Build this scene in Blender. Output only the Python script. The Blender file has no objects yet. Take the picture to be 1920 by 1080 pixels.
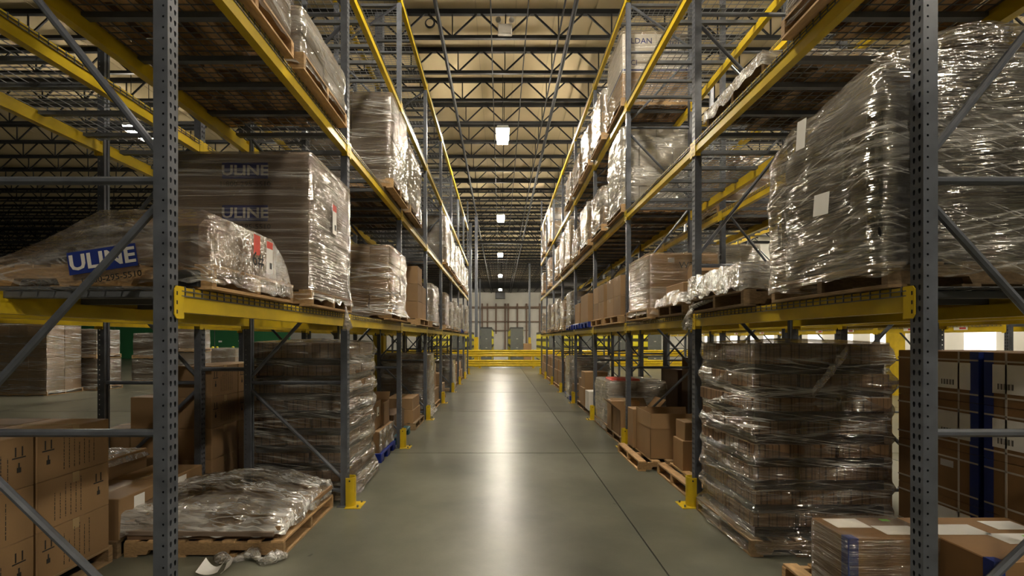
import bpy, math, random
from mathutils import Vector, noise, Matrix
R = math.radians
random.seed(11)
scn = bpy.context.scene
col = scn.collection

# ------------------------------------------------------------------ camera, world, exposure
F, VX, VY, EYE = 850.0, 938.0, 636.0, 1.72
cd = bpy.data.cameras.new('camera'); cam = bpy.data.objects.new('camera', cd); col.objects.link(cam)
cd.sensor_width = 36.0; cd.lens = F * 36 / 1920
cd.shift_x = (960 - VX) / 1920; cd.shift_y = (VY - 540) / 1920
cd.clip_start = .05; cd.clip_end = 300
cam.location = (0, 0, EYE); cam.rotation_euler = (R(90), 0, 0)
scn.camera = cam
w = bpy.data.worlds.new('world'); scn.world = w; w.use_nodes = True
w.node_tree.nodes['Background'].inputs[0].default_value = (.9, .85, .75, 1)
w.node_tree.nodes['Background'].inputs[1].default_value = .02
vs = scn.view_settings
vs.view_transform = 'Standard'; vs.look = 'None'; vs.gamma = 1; vs.use_curve_mapping = False
vs.exposure = .88
LAMP, UPLAMP, SIDELAMP = 150.0, 14.0, 285.0
LAMP_COL = (1.0, .91, .75)

# ------------------------------------------------------------------ geometry constants
B = 2.515                       # one rack bay, frame to frame
def zk(k): return B * (.852 + k)
XL, XR = -1.572, 2.0            # aisle faces of the two racks
CW = .069                       # column width
DEP = 1.063                     # rack depth
LEV = (1.975, 3.755, 5.475, 7.2)
CEIL = 10.15

# ------------------------------------------------------------------ materials
M = {}
def new_mat(name):
    m = bpy.data.materials.new(name); m.use_nodes = True
    nt = m.node_tree; return m, nt, nt.nodes, nt.links
def pmat(name, c, rough=.5, metal=0., var=0., ns=0., nscale=6., stretch=(1, 1, 1), bump=0., bscale=60., spec=.5, c2=None):
    m, nt, N, L = new_mat(name)
    p = N['Principled BSDF']
    p.inputs['Roughness'].default_value = rough; p.inputs['Metallic'].default_value = metal
    p.inputs['Specular IOR Level'].default_value = spec
    p.inputs['Base Color'].default_value = (*c, 1)
    tc = N.new('ShaderNodeTexCoord'); mp = N.new('ShaderNodeMapping'); mp.inputs['Scale'].default_value = stretch
    L.new(tc.outputs['Object'], mp.inputs['Vector'])
    if ns or var:
        oi = N.new('ShaderNodeObjectInfo')
        ad = N.new('ShaderNodeVectorMath'); ad.operation = 'ADD'
        sc = N.new('ShaderNodeMath'); sc.operation = 'MULTIPLY'; sc.inputs[1].default_value = 37.
        L.new(oi.outputs['Random'], sc.inputs[0]); L.new(mp.outputs[0], ad.inputs[0]); L.new(sc.outputs[0], ad.inputs[1])
        nz = N.new('ShaderNodeTexNoise'); nz.inputs['Scale'].default_value = nscale; nz.inputs['Detail'].default_value = 4
        L.new(ad.outputs[0], nz.inputs['Vector'])
        mr = N.new('ShaderNodeMapRange'); mr.inputs[1].default_value = .3; mr.inputs[2].default_value = .7
        mr.inputs[3].default_value = 1 - ns; mr.inputs[4].default_value = 1 + ns
        L.new(nz.outputs[0], mr.inputs[0])
        mv = N.new('ShaderNodeMapRange'); mv.inputs[3].default_value = 1 - var; mv.inputs[4].default_value = 1 + var
        L.new(oi.outputs['Random'], mv.inputs[0])
        mu = N.new('ShaderNodeMath'); mu.operation = 'MULTIPLY'
        L.new(mr.outputs[0], mu.inputs[0]); L.new(mv.outputs[0], mu.inputs[1])
        hs = N.new('ShaderNodeHueSaturation'); hs.inputs['Color'].default_value = (*c, 1)
        if c2:
            mx = N.new('ShaderNodeMix'); mx.data_type = 'RGBA'
            mx.inputs[6].default_value = (*c, 1); mx.inputs[7].default_value = (*c2, 1)
            L.new(nz.outputs[0], mx.inputs[0]); L.new(mx.outputs[2], hs.inputs['Color'])
        L.new(mu.outputs[0], hs.inputs['Value']); L.new(hs.outputs[0], p.inputs['Base Color'])
    if bump:
        b = N.new('ShaderNodeBump'); b.inputs['Strength'].default_value = bump; b.inputs['Distance'].default_value = .01
        n2 = N.new('ShaderNodeTexNoise'); n2.inputs['Scale'].default_value = bscale; n2.inputs['Detail'].default_value = 3
        L.new(mp.outputs[0], n2.inputs['Vector']); L.new(n2.outputs[0], b.inputs['Height']); L.new(b.outputs[0], p.inputs['Normal'])
    M[name] = m; return m

pmat('steel', (.085, .092, .108), .36, ns=.22, nscale=9)
pmat('steel_dark', (.05, .05, .052), .55, ns=.15)
pmat('joist', (.011, .011, .011), .6, spec=.25)
pmat('wire', (.16, .165, .17), .4, metal=.5)
pmat('channel', (.10, .105, .112), .42, ns=.15)
pmat('yellow', (.58, .405, .012), .34, ns=.14, nscale=5, var=.05)
pmat('bin_yellow', (.68, .62, .02), .5)
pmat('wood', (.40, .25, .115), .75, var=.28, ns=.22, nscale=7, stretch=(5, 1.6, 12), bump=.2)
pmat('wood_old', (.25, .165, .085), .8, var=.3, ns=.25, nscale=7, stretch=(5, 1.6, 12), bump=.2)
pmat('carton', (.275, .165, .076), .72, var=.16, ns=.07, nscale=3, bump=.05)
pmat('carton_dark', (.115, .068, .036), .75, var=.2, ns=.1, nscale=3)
pmat('carton_grey', (.15, .108, .078), .75, var=.18, ns=.1, nscale=3)
pmat('carton_orange', (.22, .118, .045), .7, var=.1, ns=.07)
pmat('tape', (.42, .30, .16), .25)
pmat('tape_blue', (.012, .03, .19), .35)
pmat('logo_blue', (.008, .022, .15), .5)
pmat('logo_white', (.55, .52, .47), .6)
pmat('ink', (.02, .018, .016), .7)
pmat('paper', (.78, .76, .72), .7, ns=.06)
pmat('paper_dim', (.42, .39, .36), .7, ns=.12)
pmat('red', (.55, .06, .04), .5)
pmat('lime', (.25, .75, .05), .6)
pmat('orange', (.75, .22, .03), .5)
pmat('black', (.015, .015, .017), .45)
pmat('dark_band', (.012, .012, .014), .3)  # near-black for the shade between carton layers and the dark film folds
pmat('white_box', (.62, .58, .52), .6, ns=.08)
pmat('blue_plastic', (.01, .03, .26), .4)
pmat('teal_plastic', (.01, .09, .12), .45)
pmat('shelf_grey', (.10, .108, .10), .5, ns=.1)
pmat('wall_white', (.62, .60, .54), .75, ns=.05, nscale=.8)
pmat('wall_dark', (.10, .10, .095), .8)
pmat('wall_green', (.02, .13, .045), .7, ns=.08, nscale=.7)
pmat('girt', (.17, .11, .075), .7)
pmat('roof', (.43, .345, .20), .85, ns=.06, nscale=.6, bump=.1, bscale=2)
pmat('roof_seam', (.33, .27, .16), .8)
pmat('lamp_body', (.5, .5, .48), .5)
pmat('strap', (.50, .45, .38), .5)
pmat('core', (.035, .034, .036), .6, ns=.3, nscale=4, c2=(.10, .085, .075))

def packs():
    m, nt, N, L = new_mat('packs'); p = N['Principled BSDF']; p.inputs['Roughness'].default_value = .7
    tc = N.new('ShaderNodeTexCoord'); sp = N.new('ShaderNodeSeparateXYZ'); L.new(tc.outputs['Object'], sp.inputs[0])
    a = N.new('ShaderNodeMath'); a.operation = 'ADD'; L.new(sp.outputs[0], a.inputs[0]); L.new(sp.outputs[1], a.inputs[1])
    nz = N.new('ShaderNodeTexNoise'); nz.noise_dimensions = '1D'; nz.inputs['Scale'].default_value = 45; nz.inputs['Detail'].default_value = 1
    L.new(a.outputs[0], nz.inputs['W'])
    cr = N.new('ShaderNodeValToRGB'); cr.color_ramp.elements[0].position = .36; cr.color_ramp.elements[1].position = .5
    cr.color_ramp.elements[0].color = (.07, .04, .02, 1); cr.color_ramp.elements[1].color = (.20, .115, .055, 1)
    L.new(nz.outputs[0], cr.inputs[0]); L.new(cr.outputs[0], p.inputs['Base Color']); M['packs'] = m
packs()

def film(name, haze, gloss, scale, stretch, bump=.9, rough=.16, tint=(.80, .77, .72), rot=0.0, streak=.5, lines=(1.2, 1.2, 30), tilt=.08, thick=.035, dist=.035):
    """stretch film: see-through, with glossy crinkles and a milky haze that follows the folds"""
    m, nt, N, L = new_mat(name)
    for n in list(N):
        if n.type != 'OUTPUT_MATERIAL': N.remove(n)
    out = N['Material Output']
    tc = N.new('ShaderNodeTexCoord'); mp = N.new('ShaderNodeMapping')
    mp.inputs['Scale'].default_value = stretch; mp.inputs['Rotation'].default_value = (rot, rot * .8, 0)
    oi = N.new('ShaderNodeObjectInfo'); L.new(tc.outputs['Object'], mp.inputs['Vector'])
    ad = N.new('ShaderNodeVectorMath'); ad.operation = 'ADD'
    ml = N.new('ShaderNodeMath'); ml.operation = 'MULTIPLY'; ml.inputs[1].default_value = 53.
    L.new(oi.outputs['Random'], ml.inputs[0]); L.new(mp.outputs[0], ad.inputs[0]); L.new(ml.outputs[0], ad.inputs[1])
    n1 = N.new('ShaderNodeTexNoise'); n1.inputs['Scale'].default_value = scale; n1.inputs['Detail'].default_value = 2.6
    n1.inputs['Roughness'].default_value = .62; n1.inputs['Distortion'].default_value = .6
    L.new(ad.outputs[0], n1.inputs['Vector'])
    n2 = N.new('ShaderNodeTexNoise'); n2.inputs['Scale'].default_value = scale * .35; n2.inputs['Detail'].default_value = 4
    L.new(ad.outputs[0], n2.inputs['Vector'])
    bp = N.new('ShaderNodeBump'); bp.inputs['Strength'].default_value = bump; bp.inputs['Distance'].default_value = dist
    L.new(n1.outputs[0], bp.inputs['Height'])
    g = N.new('ShaderNodeBsdfGlossy'); g.inputs['Roughness'].default_value = rough; g.inputs['Color'].default_value = (1, .97, .92, 1)
    L.new(bp.outputs[0], g.inputs['Normal'])
    d = N.new('ShaderNodeBsdfDiffuse'); d.inputs['Color'].default_value = (*tint, 1); L.new(bp.outputs[0], d.inputs['Normal'])
    tr = N.new('ShaderNodeBsdfTransparent'); tr.inputs['Color'].default_value = (.93, .92, .90, 1)
    mr = N.new('ShaderNodeMapRange'); mr.inputs[1].default_value = .38; mr.inputs[2].default_value = .68
    mr.inputs[3].default_value = 0; mr.inputs[4].default_value = haze; L.new(n2.outputs[0], mr.inputs[0])
    ridges = []
    for (q, sg, sc3, amt) in ((0, 1.0, 1.0, streak), (1, -.6, .55, streak * .8)):
        mq = N.new('ShaderNodeMapping'); mq.inputs['Scale'].default_value = lines; mq.inputs['Rotation'].default_value = (tilt * sg, tilt * sg, 0)
        rq = N.new('ShaderNodeVectorRotate'); rq.rotation_type = 'EULER_XYZ'; rq.inputs['Rotation'].default_value = (tilt * sg, -tilt * sg, 0)
        mq.inputs['Rotation'].default_value = (0, 0, 0)
        L.new(tc.outputs['Object'], rq.inputs['Vector']); L.new(rq.outputs[0], mq.inputs['Vector'])
        aq = N.new('ShaderNodeVectorMath'); aq.operation = 'ADD'; L.new(mq.outputs[0], aq.inputs[0]); L.new(ml.outputs[0], aq.inputs[1])
        n3 = N.new('ShaderNodeTexNoise'); n3.inputs['Scale'].default_value = sc3; n3.inputs['Detail'].default_value = 2.0
        n3.inputs['Roughness'].default_value = .6
        n3.inputs['Distortion'].default_value = .08; L.new(aq.outputs[0], n3.inputs['Vector'])
        sb = N.new('ShaderNodeMath'); sb.operation = 'SUBTRACT'; sb.inputs[1].default_value = .5; L.new(n3.outputs[0], sb.inputs[0])
        ab = N.new('ShaderNodeMath'); ab.operation = 'ABSOLUTE'; L.new(sb.outputs[0], ab.inputs[0])
        st = N.new('ShaderNodeMapRange'); st.inputs[1].default_value = .003; st.inputs[2].default_value = thick
        st.inputs[3].default_value = amt; st.inputs[4].default_value = 0; L.new(ab.outputs[0], st.inputs[0]); ridges.append(st)
    st = N.new('ShaderNodeMath'); st.operation = 'MAXIMUM'; L.new(ridges[0].outputs[0], st.inputs[0]); L.new(ridges[1].outputs[0], st.inputs[1])
    n4 = N.new('ShaderNodeTexNoise'); n4.inputs['Scale'].default_value = scale * .22; n4.inputs['Detail'].default_value = 2; L.new(ad.outputs[0], n4.inputs['Vector'])
    mk = N.new('ShaderNodeMapRange'); mk.inputs[1].default_value = .40; mk.inputs[2].default_value = .62; L.new(n4.outputs[0], mk.inputs[0])
    sm_ = N.new('ShaderNodeMath'); sm_.operation = 'MULTIPLY'; L.new(st.outputs[0], sm_.inputs[0]); L.new(mk.outputs[0], sm_.inputs[1])
    sa = N.new('ShaderNodeMath'); sa.operation = 'ADD'; sa.use_clamp = True; L.new(mr.outputs[0], sa.inputs[0]); L.new(sm_.outputs[0], sa.inputs[1])
    mr = sa
    m1 = N.new('ShaderNodeMixShader'); L.new(mr.outputs[0], m1.inputs[0]); L.new(tr.outputs[0], m1.inputs[1]); L.new(d.outputs[0], m1.inputs[2])
    lw = N.new('ShaderNodeLayerWeight'); lw.inputs['Blend'].default_value = .35; L.new(bp.outputs[0], lw.inputs['Normal'])
    mg = N.new('ShaderNodeMapRange'); mg.inputs[3].default_value = gloss; mg.inputs[4].default_value = min(1, gloss + .5)
    L.new(lw.outputs['Fresnel'], mg.inputs[0])
    m2 = N.new('ShaderNodeMixShader'); L.new(mg.outputs[0], m2.inputs[0]); L.new(m1.outputs[0], m2.inputs[1]); L.new(g.outputs[0], m2.inputs[2])
    L.new(m2.outputs[0], out.inputs['Surface']); M[name] = m
film('film_clear', .07, .18, 4.5, (.5, .5, 8), bump=1.0, rot=.14, rough=.11, streak=.7, tint=(.85, .83, .79), lines=(.45, .45, 22), tilt=.14, thick=.035, dist=.045)
film('film_thin', .02, .13, 4.5, (.22, .22, 15), rot=.03, rough=.1, streak=.38, tint=(.85, .83, .79), lines=(.2, .2, 30), tilt=.03, thick=.05, dist=.035)
film('film_tent', .08, .16, 5, (1.0, 3, 5), bump=1.0, rough=.11, tint=(.82, .80, .76), streak=.5, lines=(1, 14, 14), tilt=.40, thick=.03, dist=.035)
film('film_loose', .78, .26, 4, (.9, 4, 4), bump=1.0, rough=.12, tint=(.86, .84, .80), streak=.6, lines=(.8, 18, 12), tilt=.22, thick=.035, dist=.06)
film('film_white', .62, .18, 4, (1, 1, 3), rough=.16, tint=(.60, .58, .54), streak=.45, dist=.05)
film('film_silver', .03, .26, 4, (.6, .6, 8), bump=1.0, rough=.13, tint=(.82, .79, .74), rot=.36, streak=.6, lines=(.25, .25, 16), tilt=.34, thick=.03, dist=.06)

def glow(name, c, s):
    m, nt, N, L = new_mat(name)
    p = N['Principled BSDF']; p.inputs['Base Color'].default_value = (.8, .8, .8, 1)
    p.inputs['Emission Color'].default_value = (*c, 1); p.inputs['Emission Strength'].default_value = s; M[name] = m
glow('lamp', LAMP_COL, LAMP); glow('lamp_up', LAMP_COL, UPLAMP); glow('lamp_side', LAMP_COL, SIDELAMP)
glow('daylit', (1., .93, .85), 1.2)

def concrete():
    m, nt, N, L = new_mat('concrete'); p = N['Principled BSDF']; p.inputs['Specular IOR Level'].default_value = .36
    g = N.new('ShaderNodeNewGeometry'); of = N.new('ShaderNodeVectorMath'); of.operation = 'ADD'; of.inputs[1].default_value = (3.1, 7.7, 4.37)
    L.new(g.outputs['Position'], of.inputs[0])
    n1 = N.new('ShaderNodeTexNoise'); n1.inputs['Scale'].default_value = .7; n1.inputs['Detail'].default_value = 5; n1.inputs['Roughness'].default_value = .55
    n2 = N.new('ShaderNodeTexNoise'); n2.inputs['Scale'].default_value = 4; n2.inputs['Detail'].default_value = 6
    n3 = N.new('ShaderNodeTexNoise'); n3.inputs['Scale'].default_value = 90
    for n in (n1, n2, n3): L.new(of.outputs[0], n.inputs['Vector'])
    cr = N.new('ShaderNodeValToRGB')
    cr.color_ramp.elements[0].position = .32; cr.color_ramp.elements[0].color = (.075, .076, .057, 1)
    cr.color_ramp.elements[1].position = .66; cr.color_ramp.elements[1].color = (.185, .182, .138, 1)
    L.new(n1.outputs[0], cr.inputs[0])
    mx = N.new('ShaderNodeMix'); mx.data_type = 'RGBA'; mx.blend_type = 'MULTIPLY'; mx.inputs[0].default_value = .5
    cr2 = N.new('ShaderNodeValToRGB'); cr2.color_ramp.elements[0].position = .25; cr2.color_ramp.elements[0].color = (.7, .7, .7, 1); cr2.color_ramp.elements[1].position = .75
    L.new(n2.outputs[0], cr2.inputs[0]); L.new(cr.outputs[0], mx.inputs[6]); L.new(cr2.outputs[0], mx.inputs[7])
    # short dark scuff marks
    vo = N.new('ShaderNodeTexVoronoi'); vo.feature = 'F1'; vo.inputs['Scale'].default_value = 2.1
    nw = N.new('ShaderNodeTexNoise'); nw.inputs['Scale'].default_value = 7; L.new(of.outputs[0], nw.inputs['Vector'])
    mw = N.new('ShaderNodeMix'); mw.data_type = 'VECTOR'; mw.inputs[0].default_value = .12
    L.new(of.outputs[0], mw.inputs[4]); L.new(nw.outputs[1], mw.inputs[5]); L.new(mw.outputs[1], vo.inputs['Vector'])
    sc = N.new('ShaderNodeMapRange'); sc.inputs[1].default_value = .02; sc.inputs[2].default_value = .032; sc.inputs[3].default_value = .45; sc.inputs[4].default_value = 1
    L.new(vo.outputs['Distance'], sc.inputs[0])
    mx3 = N.new('ShaderNodeMix'); mx3.data_type = 'RGBA'; mx3.blend_type = 'MULTIPLY'; mx3.inputs[0].default_value = 1
    L.new(mx.outputs[2], mx3.inputs[6]); L.new(sc.outputs[0], mx3.inputs[7])
    L.new(mx3.outputs[2], p.inputs['Base Color'])
    mr = N.new('ShaderNodeMapRange'); mr.inputs[1].default_value = .3; mr.inputs[2].default_value = .7; mr.inputs[3].default_value = .285; mr.inputs[4].default_value = .33
    L.new(n1.outputs[0], mr.inputs[0]); L.new(mr.outputs[0], p.inputs['Roughness'])
    bp = N.new('ShaderNodeBump'); bp.inputs['Strength'].default_value = .05; bp.inputs['Distance'].default_value = .01
    L.new(n3.outputs[0], bp.inputs['Height']); L.new(bp.outputs[0], p.inputs['Normal'])
    M['concrete'] = m
concrete()
pmat('joint', (.04, .04, .034), .9)

# ------------------------------------------------------------------ mesh helpers
class MB:
    def __init__(s): s.v = []; s.f = []
    def quad(s, a, b, c, d):
        n = len(s.v); s.v += [tuple(a), tuple(b), tuple(c), tuple(d)]; s.f.append((n, n+1, n+2, n+3))
    def poly(s, pts):
        n = len(s.v); s.v += [tuple(p) for p in pts]; s.f.append(tuple(range(n, n+len(pts))))
    def box(s, x0, x1, y0, y1, z0, z1):
        n = len(s.v)
        s.v += [(x0,y0,z0),(x1,y0,z0),(x1,y1,z0),(x0,y1,z0),(x0,y0,z1),(x1,y0,z1),(x1,y1,z1),(x0,y1,z1)]
        s.f += [(n+i for i in q) for q in ((0,3,2,1),(4,5,6,7),(0,1,5,4),(1,2,6,5),(2,3,7,6),(3,0,4,7))]
        s.f[-6:] = [tuple(q) for q in s.f[-6:]]
        return s
    def cbox(s, x0, x1, y0, y1, z0, z1, c=.006):
        """box with chamfered vertical and top edges"""
        n = len(s.v)
        def ring(i, z): return [(x0+i,y0+c,z),(x0+c,y0+i,z),(x1-c,y0+i,z),(x1-i,y0+c,z),(x1-i,y1-c,z),(x1-c,y1-i,z),(x0+c,y1-i,z),(x0+i,y1-c,z)]
        s.v += ring(0, z0) + ring(0, z1-c) + ring(c, z1)
        for r in (0, 8):
            for i in range(8): s.f.append((n+r+i, n+r+(i+1)%8, n+r+8+(i+1)%8, n+r+8+i))
        s.f.append(tuple(n+16+i for i in range(8))); s.f.append(tuple(n+7-i for i in range(8)))
        return s
    def tube(s, p, q, r, n=8, r2=None, cap=True):
        p, q = Vector(p), Vector(q); d = (q-p).normalized()
        a = d.orthogonal().normalized(); b = d.cross(a); k = len(s.v); r2 = r if r2 is None else r2
        for c, rr in ((p, r), (q, r2)):
            for i in range(n):
                t = 2*math.pi*(i+.5)/n; s.v.append(tuple(c + a*rr*math.cos(t) + b*rr*math.sin(t)))
        for i in range(n): s.f.append((k+i, k+(i+1)%n, k+n+(i+1)%n, k+n+i))
        if cap: s.f.append(tuple(k+n-1-i for i in range(n))); s.f.append(tuple(k+n+i for i in range(n)))
        return s
    def bar(s, p, q, wx, wz, up=(0,0,1)):
        p, q = Vector(p), Vector(q); d = (q-p).normalized(); u = Vector(up)
        a = d.cross(u)
        a = a.normalized() if a.length > 1e-6 else Vector((1,0,0)); b = a.cross(d).normalized(); k = len(s.v)
        for c in (p, q):
            for i, j in ((-1,-1),(1,-1),(1,1),(-1,1)): s.v.append(tuple(c + a*wx*i/2 + b*wz*j/2))
        for i in range(4): s.f.append((k+i, k+(i+1)%4, k+4+(i+1)%4, k+4+i))
        s.f.append((k+3,k+2,k+1,k)); s.f.append((k+4,k+5,k+6,k+7))
        return s
    def prism(s, prof, axis, a, c):
        """extrude a 2d profile along an axis ('x','y','z')"""
        n = len(s.v); m = len(prof)
        for t in (a, c):
            for (u, v) in prof: s.v.append({'x':(t,u,v),'y':(u,t,v),'z':(u,v,t)}[axis])
        for i in range(m): s.f.append((n+i, n+(i+1)%m, n+m+(i+1)%m, n+m+i))
        s.f.append(tuple(n+m-1-i for i in range(m))); s.f.append(tuple(n+m+i for i in range(m)))
        return s
    def grid(s, nu, nv, fn, wrap=False):
        k = len(s.v)
        for j in range(nv+1):
            for i in range(nu+(0 if wrap else 1)): s.v.append(tuple(fn(i/nu, j/nv)))
        wd = nu if wrap else nu+1
        for j in range(nv):
            for i in range(nu): s.f.append((k+j*wd+i, k+j*wd+(i+1)%wd, k+(j+1)*wd+(i+1)%wd, k+(j+1)*wd+i))
        return s
    def mesh(s, name, mat, smooth=False):
        me = bpy.data.meshes.new(name); me.from_pydata(s.v, [], s.f); me.update()
        if mat: me.materials.append(M[mat])
        if smooth: me.polygons.foreach_set('use_smooth', [True]*len(me.polygons))
        return me
    def build(s, name, mat, parent=None, loc=(0,0,0), rz=0, smooth=False):
        return put(name, s.mesh(name, mat, smooth), parent, loc, rz)
def put(name, me, parent=None, loc=(0,0,0), rz=0):
    o = bpy.data.objects.new(name, me); col.objects.link(o); o.location = loc; o.rotation_euler = (0,0,rz); o.parent = parent
    return o
def tag(o, label=None, cat=None, group=None, kind=None):
    if label: o['label'] = label
    if cat: o['category'] = cat
    if group: o['group'] = group
    if kind: o['kind'] = kind
    return o
def thing(name, label, cat, loc=(0,0,0), rz=0, group=None):
    o = bpy.data.objects.new(name, None); col.objects.link(o); o.location = loc; o.rotation_euler = (0,0,rz)
    o.empty_display_size = .1
    return tag(o, label, cat, group)
def text(name, body, mat, parent, loc, rot, size, width=None, align='CENTER', ext=.0006, bold=.006):
    c = bpy.data.curves.new(name, 'FONT'); c.body = body; c.size = size; c.align_x = align; c.align_y = 'CENTER'; c.extrude = ext
    c.resolution_u = 2; c.offset = bold*size
    c.materials.append(M[mat]); tmp = bpy.data.objects.new('tmp', c)
    me = bpy.data.meshes.new_from_object(tmp); bpy.data.objects.remove(tmp); bpy.data.curves.remove(c)
    o = bpy.data.objects.new(name, me); col.objects.link(o)
    o.location = loc; o.rotation_euler = rot; o.parent = parent
    if width: o.scale = (width, 1, 1)
    return o
ORD = ['first', 'second', 'third', 'fourth', 'fifth', 'sixth', 'seventh', 'eighth', 'ninth', 'tenth']
CACHE = {}
def cached(key, fn):
    if key not in CACHE: CACHE[key] = fn()
    return CACHE[key]
def nz(x, y, z): return noise.noise(Vector((x, y, z)))

# ------------------------------------------------------------------ the building
YB, YF, XW, XE = -13.0, 75.0, -48.0, 21.0
fl = MB().box(XW, XE, YB, YF, -.16, -.012).build('floor', 'joint'); tag(fl, kind='structure')
SX, SY, JX, JY = 4.4, 3.92, 1.225, 6.85
slab = MB().box(.007, SX-.007, .008, SY-.008, -.011, 0).mesh('floor_slab', 'concrete')
for i in range(-3, 4):
    for j in range(-3, 10):
        put('floor_slab', slab, fl, (JX + i*SX, JY + j*SY, 0))
xa, xb, ya, yb_ = JX-3*SX, JX+4*SX, JY-3*SY, JY+10*SY
far = MB()
far.box(xa, xb, yb_+.004, YF, -.011, 0); far.box(XW, xa-.004, YB, YF, -.011, 0); far.box(xb+.004, XE, YB, YF, -.011, 0); far.box(xa, xb, YB, ya-.004, -.011, 0)
far.build('floor_slab_field', 'concrete', fl)
ce = MB().box(XW, XE, YB, YF, CEIL, CEIL+.2).build('ceiling', 'roof'); tag(ce, kind='structure')
sm = MB()
for i in range(40):
    x = -20 + i*1.02; sm.box(x-.012, x+.012, YB, YF, CEIL-.012, CEIL)
sm.build('insulation_seam', 'roof_seam', ce)
# roof joists
JB, JT, PAN = 9.45, 10.09, 1.357
ch = MB(); web = MB(); lowc = MB()
X0 = -47.5; npan = 50
ch.box(X0, X0+npan*PAN, -.05, .05, JT-.07, JT+.05)
lowc.box(X0+.9, X0+npan*PAN-.9, -.04, .04, JB-.05, JB+.03)
off = .0
for i in range(npan):
    xb0 = X0 + i*PAN; mid = xb0 + PAN/2
    web.bar((xb0, 0, JB), (mid, 0, JT), .035, .04); web.bar((mid, 0, JT), (xb0+PAN, 0, JB), .035, .04); web.bar((xb0, 0, JB), (xb0, 0, JT), .03, .03)
chm, lom, wem = ch.mesh('roof_joist', 'joist'), lowc.mesh('bottom_chord', 'joist'), web.mesh('web', 'joist')
for j in range(-15, 42):
    y = 11.6 + j*1.524
    dx = (VX-938)/F*y + (905/4.355+740-938)*11.6/850 - (X0 + 35*PAN)
    o = put('roof_joist', chm, ce, (dx, y, 0)); put('bottom_chord', lom, o); put('web', wem, o)
gd = MB()
for (yy) in (34.6,):
    gd.box(-47.5, 20.5, yy-.12, yy+.12, 9.02, 9.2); gd.box(-47.5, 20.5, yy-.1, yy+.1, 10.0, 10.1)
    for i in range(34): gd.bar((-47+i*2, yy, 9.1), (-46+i*2, yy, 10.05), .06, .06); gd.bar((-46+i*2, yy, 10.05), (-45+i*2, yy, 9.1), .06, .06)
gd.build('roof_girder', 'joist', ce)
for x, r in ((-1.47, .05), (1.72, .055), (1.47, .022), (-.22, .016), (.64, .016)):
    mb = MB().tube((x, YB+.2, JB-.1), (x, YF-.3, JB-.1), r, 8)
    mb.build('sprinkler_pipe' if r > .03 else 'conduit', 'joist', ce)
# walls
tag(MB().box(XW-.2, XW, YB, YF, 0, CEIL).build('wall_left', 'wall_dark'), kind='structure')
tag(MB().box(XE, XE+.2, YB, YF, 0, CEIL).build('wall_right', 'wall_white'), kind='structure')
tag(MB().box(XW, XE, YB-.2, YB, 0, CEIL).build('wall_rear', 'wall_dark'), kind='structure')
wf = MB().box(XW, XE, YF, YF+.2, 0, CEIL).build('wall_far', 'wall_white'); tag(wf, kind='structure')
def wpx(px, y=74.9): return (px - VX)*y/F
for px in (882, 904, 914, 930, 947, 953, 970, 987, 993, 1012, 860, 838, 1035, 1060):
    MB().box(wpx(px)-.13, wpx(px)+.13, 74.7, 74.99, 2.6 if px in (930, 970, 1012) else .0, 7.6).build('wall_column', 'girt', wf)
for z in (7.05, 6.85, 4.62):
    MB().box(XW+1, XE-1, 74.6, 74.99, z-.08, z+.08).build('wall_girt', 'girt', wf)
MB().box(wpx(915), wpx(990), 74.65, 74.99, 3.1, 3.22).build('door_header', 'girt', wf)
for a, b_ in ((916, 929), (949, 968), (972, 986)):
    d = MB()
    for i in range(6): d.box(wpx(a), wpx(b_), 74.85, 74.97, .05+i*.5, .53+i*.5)
    d.build('dock_door_panel', 'wall_white', wf)
wo = MB().box(-42, -18.6, 40, 40.2, 0, 3.3).build('wall_office', 'wall_green'); tag(wo, kind='structure')
for i, x in enumerate((-38, -34, -30, -25.2, -21.8)):
    MB().box(x-.02, x+.02, 39.98, 40, 0, 3.3).build('panel_joint', 'wall_dark', wo)
MB().box(-28.4, -26.6, 39.93, 40, 0, 2.4).build('office_door', 'shelf_grey', wo)
MB().box(-28.2, -27.4, 39.9, 39.93, .9, 2.2).build('office_window', 'paper_dim', wo)
for x, z in ((-24.7, 1.45), (-22.95, 1.5)):
    MB().box(x-.14, x+.14, 39.97, 40, z, z+.14).build('wall_sign', 'paper', wo)
# ------------------------------------------------------------------ lamps
def high_bay(x, y, z, label):
    t = thing('high_bay_light', label, 'ceiling light', (x, y, z), 0, 'high bay lights')
    W_, L_, D_ = .17, .44, .14
    me = cached('hb1', lambda: MB().prism([(-W_-.04, 0), (-W_, .09), (W_, .09), (W_+.04, 0)], 'y', -L_-.02, L_+.02).mesh('housing', 'lamp_body'))
    put('housing', me, t)
    me = cached('hb2', lambda: MB().box(-W_, W_, -L_, L_, -D_, -D_+.02).mesh('lens', 'lamp'))
    put('lens', me, t)
    me = cached('hb4', lambda: MB().prism([(-W_-.015, 0), (-W_-.005, -D_+.01), (-W_, -D_+.01), (-W_-.01, 0)], 'y', -L_, L_).prism([(W_+.01, 0), (W_, -D_+.01), (W_+.005, -D_+.01), (W_+.015, 0)], 'y', -L_, L_).prism([(-L_, 0), (-L_, -D_+.01), (-L_+.005, -D_+.01), (-L_+.005, 0)], 'x', -W_, W_).prism([(L_, 0), (L_-.005, 0), (L_-.005, -D_+.01), (L_, -D_+.01)], 'x', -W_, W_).mesh('refractor', 'lamp_side'))
    put('refractor', me, t)
    me = cached('hb3', lambda: MB().box(-.12, .12, -L_+.03, L_-.03, .093, .1).mesh('uplight_slot', 'lamp_up'))
    put('uplight_slot', me, t)
    h = CEIL - z
    for s in (-.36, .36): MB().tube((0, s, .09), (0, s, h), .01, 6).build('hanger', 'joist', t)
    return t
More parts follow.
